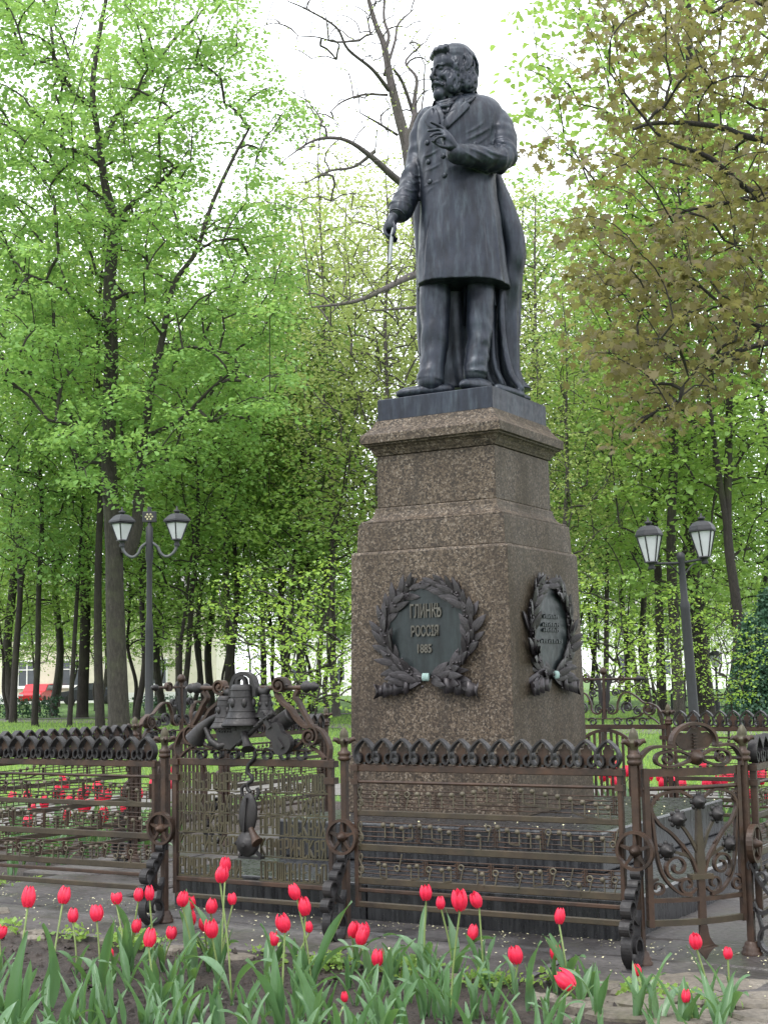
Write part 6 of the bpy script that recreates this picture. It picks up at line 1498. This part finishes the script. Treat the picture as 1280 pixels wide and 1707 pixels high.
def clods(seed=44, n=2600):
    r = np.random.default_rng(seed); P = g_clod(r, n); t = np.array([(1, 0, 0), (-.5, .87, 0), (-.5, -.87, 0), (0, 0, .8)]); s = np.abs(r.normal(.008, .006, n)) + .003
    V = P[:, None, :] + s[:, None, None] * (t[None] + r.normal(0, .25, (n, 4, 3))); F = (np.arange(n)[:, None, None] * 4 + np.array([(0, 1, 3), (1, 2, 3), (2, 0, 3)])[None]).reshape(-1, 3)
    me = np_mesh('soil_clods', V.reshape(-1, 3), F); me.materials.append(MT['soil']); tag(obj('soil_clods', me), 'crumbly soil clods of the front bed', None, None, 'stuff')
clods()

# ---- grass tufts on the near lawn (uncountable)
def g_lawn(r, n):
    px = r.uniform(-600, 1880, n); Yq = 14 + 40 * r.uniform(0, 1, n) ** 1.3; X = (px - 640) / FPX * Yq
    return np.column_stack([X, Yq, np.full(n, GZ)])
def tufts(n=100000):
    r = np.random.default_rng(50); P = g_lawn(r, n); d = P[:, :2] - CX; k = np.maximum(np.abs(d @ NV), np.abs(d @ TV)); P = P[(k < 5.1) | (k > 7.7)]; k = k[(k < 5.1) | (k > 7.7)]; P = P[k > 4.95]; n = len(P)
    h = r.uniform(.05, .12, n); a = r.uniform(0, 6.28, n); w = .012; dx = np.stack([np.cos(a) * w, np.sin(a) * w, np.zeros(n)], 1); tp = P + np.stack([r.normal(0, .03, n), r.normal(0, .03, n), h], 1)
    V = np.stack([P - dx, P + dx, tp], 1).reshape(-1, 3); F = np.arange(3 * n).reshape(n, 3); me = np_mesh('grass', V, F, False, np.repeat(r.uniform(0, 1, n), 3)); me.materials.append(MT['leaf_mid']); tag(obj('grass', me), 'short green grass of the park lawn', None, None, 'stuff')
tufts()

# ---- far building, cars, hedge, rail fence
MT['plaster'] = m_plain('cream_plaster', (.66, .62, .52), .8, 0, .08, 2); MT['plaster_w'] = m_plain('white_plaster', (.72, .72, .72), .8, 0, .06, 2); MT['wframe'] = m_plain('white_frame', (.8, .8, .8), .5, 0, .04); MT['roof'] = m_plain('grey_roof', (.2, .19, .19), .6)
MT['glass'] = m_plain('dark_glass', (.06, .07, .085), .12, 0, .2, 2); MT['car_red'] = m_plain('red_car_paint', (.5, .02, .03), .25, .1, .1); MT['car_dark'] = m_plain('dark_car_paint', (.02, .022, .03), .25, .1, .1); MT['tyre'] = m_plain('tyre', (.02, .02, .02), .8); MT['carwhite'] = m_plain('white_car_paint', (.7, .7, .7), .3)
def building(x0, x1, Y, h, mat, lab, floors, bay=3.2):
    t = thing('building', lab, 'building', ((x0 + x1) / 2, Y, GZ), 0); w = (x1 - x0) / 2
    MB().box(-w, w, 0, 10, 0, h).build('wall', mat, t); MB().box(-w - .3, w + .3, -.3, 10.3, h, h + .25).build('cornice', MT['wframe'], t)
    MB().add([(-w - .4, -.4, h + .25), (w + .4, -.4, h + .25), (w + .4, 10.4, h + .25), (-w - .4, 10.4, h + .25), (-w + 3, 5, h + 2.6), (w - 3, 5, h + 2.6)], [(0, 1, 5, 4), (1, 2, 5), (2, 3, 4, 5), (3, 0, 4), (3, 2, 1, 0)]).build('roof', MT['roof'], t)
    MB().box(-w - .05, w + .05, -.08, -.002, 0, .7).build('plinth', MT['plaster_w'], t)
    n = int(2 * w / bay)
    for f in range(floors):
        for i in range(n):
            x = -w + bay * (i + .5); z = 1.3 + f * 3.2; o = MB().box(x - .62, x + .62, -.03, .05, z, z + 1.8).build('window', MT['glass'], t)
            b = MB(); b.box(x - .72, x - .60, -.09, .0, z - .1, z + 1.9); b.box(x + .60, x + .72, -.09, .0, z - .1, z + 1.9); b.box(x - .6, x + .6, -.088, .0, z + 1.78, z + 1.9); b.box(x - .6, x + .6, -.088, .0, z - .1, z + .02); b.box(x - .04, x + .04, -.07, -.028, z + .02, z + 1.78); b.box(x - .6, x - .04, -.068, -.028, z + 1.15, z + 1.22); b.box(x + .04, x + .6, -.068, -.028, z + 1.15, z + 1.22); b.build('frame', MT['wframe'], o)
            MB().box(x - .8, x + .8, -.18, -.092, z - .2, z - .1).build('sill', MT['wframe'], o)
building(-44, -12.5, 104, 7.2, MT['plaster'], 'long cream building with white windows behind the trees at left', 2)
building(-9, 14, 120, 6.8, MT['plaster_w'], 'white building glimpsed between trunks behind the bell panel', 2)
building(19, 50, 122, 6.8, MT['plaster_w'], 'white building glimpsed between trunks at right', 2)
def car(px, Y, rz, mat, lab):
    p = base_at(px, Y, GZ); t = thing('parked_car', lab, 'car', tuple(p), rz, 'cars parked before the far building')
    pr = [(-2.1, .35), (-2.15, .7), (-1.9, .85), (-1.2, .95), (-.6, 1.42), (.9, 1.46), (1.6, 1.0), (2.05, .88), (2.1, .4), (1.9, .25), (-1.9, .25)]
    o = bevel(MB().prism(pr, -.82, .82).build('body', mat, t), .06, 2)
    for yy in (-.83, .83): MB().prism([(-1.05, .98), (-.52, 1.36), (.84, 1.39), (1.4, 1.0)], yy - .01, yy + .01).build('side_window', MT['glass'], t)
    for x in (-1.35, 1.35):
        for yy in (-.75, .75):
            b = MB(); b.mt = Matrix.Translation((x, yy, .32)) @ Matrix.Rotation(math.pi / 2, 4, 'X'); b.lathe([(.3, -.1), (.32, -.08), (.32, .08), (.3, .1), (.18, .11)], 16); b.mt = None; b.build('wheel', MT['tyre'], t)
    for yy in (-.6, .6): MB().box(-2.19, -2.12, yy - .15, yy + .15, .62, .75).build('headlight', MT['pane'], t)
car(66, 101, 1.5, MT['car_red'], 'red car parked before the cream building at left'); car(150, 98, .1, MT['car_dark'], 'dark car parked behind the thick left trunks')
def hedge(px0, px1, Y, h, lab, seed):
    r = np.random.default_rng(seed); a = base_at(px0, Y, GZ); b = base_at(px1, Y, GZ); n = int(np.linalg.norm(b - a) * 46); u = r.uniform(0, 1, n); P = np.stack([(a[0] + (b[0] - a[0]) * u) - a[0], r.normal(0, .3, n), np.abs(r.uniform(.05, h, n))], 1)
    t = thing('hedge', lab, 'hedge', tuple(a), 0); L = b[0] - a[0]
    w = MB()
    for k in range(int(L / .5)): w.tube([(k * .5, 0, 0), (k * .5 + r.normal(0, .1), r.normal(0, .1), h * .8)], [.02, .008], 4)
    tag(w.build('twigs', MT['bark'], t), kind='stuff'); obj('foliage', leaves_mesh(P, 9, .2, .12, .13, LEAF4, r, .9, 0), MT['leaf_conifer'], t)
hedge(-20, 100, 60, .85, 'dark clipped hedge at the far left behind the lawn', 2); hedge(225, 440, 70, .7, 'low dark hedge behind the bell panel', 3)
def rail_fence(px0, px1, Y, lab):
    a = base_at(px0, Y, GZ); b = base_at(px1, Y, GZ); L = b[0] - a[0]; t = thing('rail_fence', lab, 'fence', tuple(a)); n = int(L / 1.5)
    for z in (.25, .62): MB().box(0, L, -.02, .02, z, z + .045).build('rail', MT['lamp'], t)
    for i in range(n + 1): MB().box(i * L / n - .03, i * L / n + .03, -.03, .03, 0, .72).build('post', MT['lamp'], t)
    for i in range(n * 8): MB().box(i * L / n / 8 - .008, i * L / n / 8 + .008, -.008, .008, .26, .64).build('bar', MT['lamp'], t)
rail_fence(1120, 1310, 46, 'low black rail fence behind the right lamp')
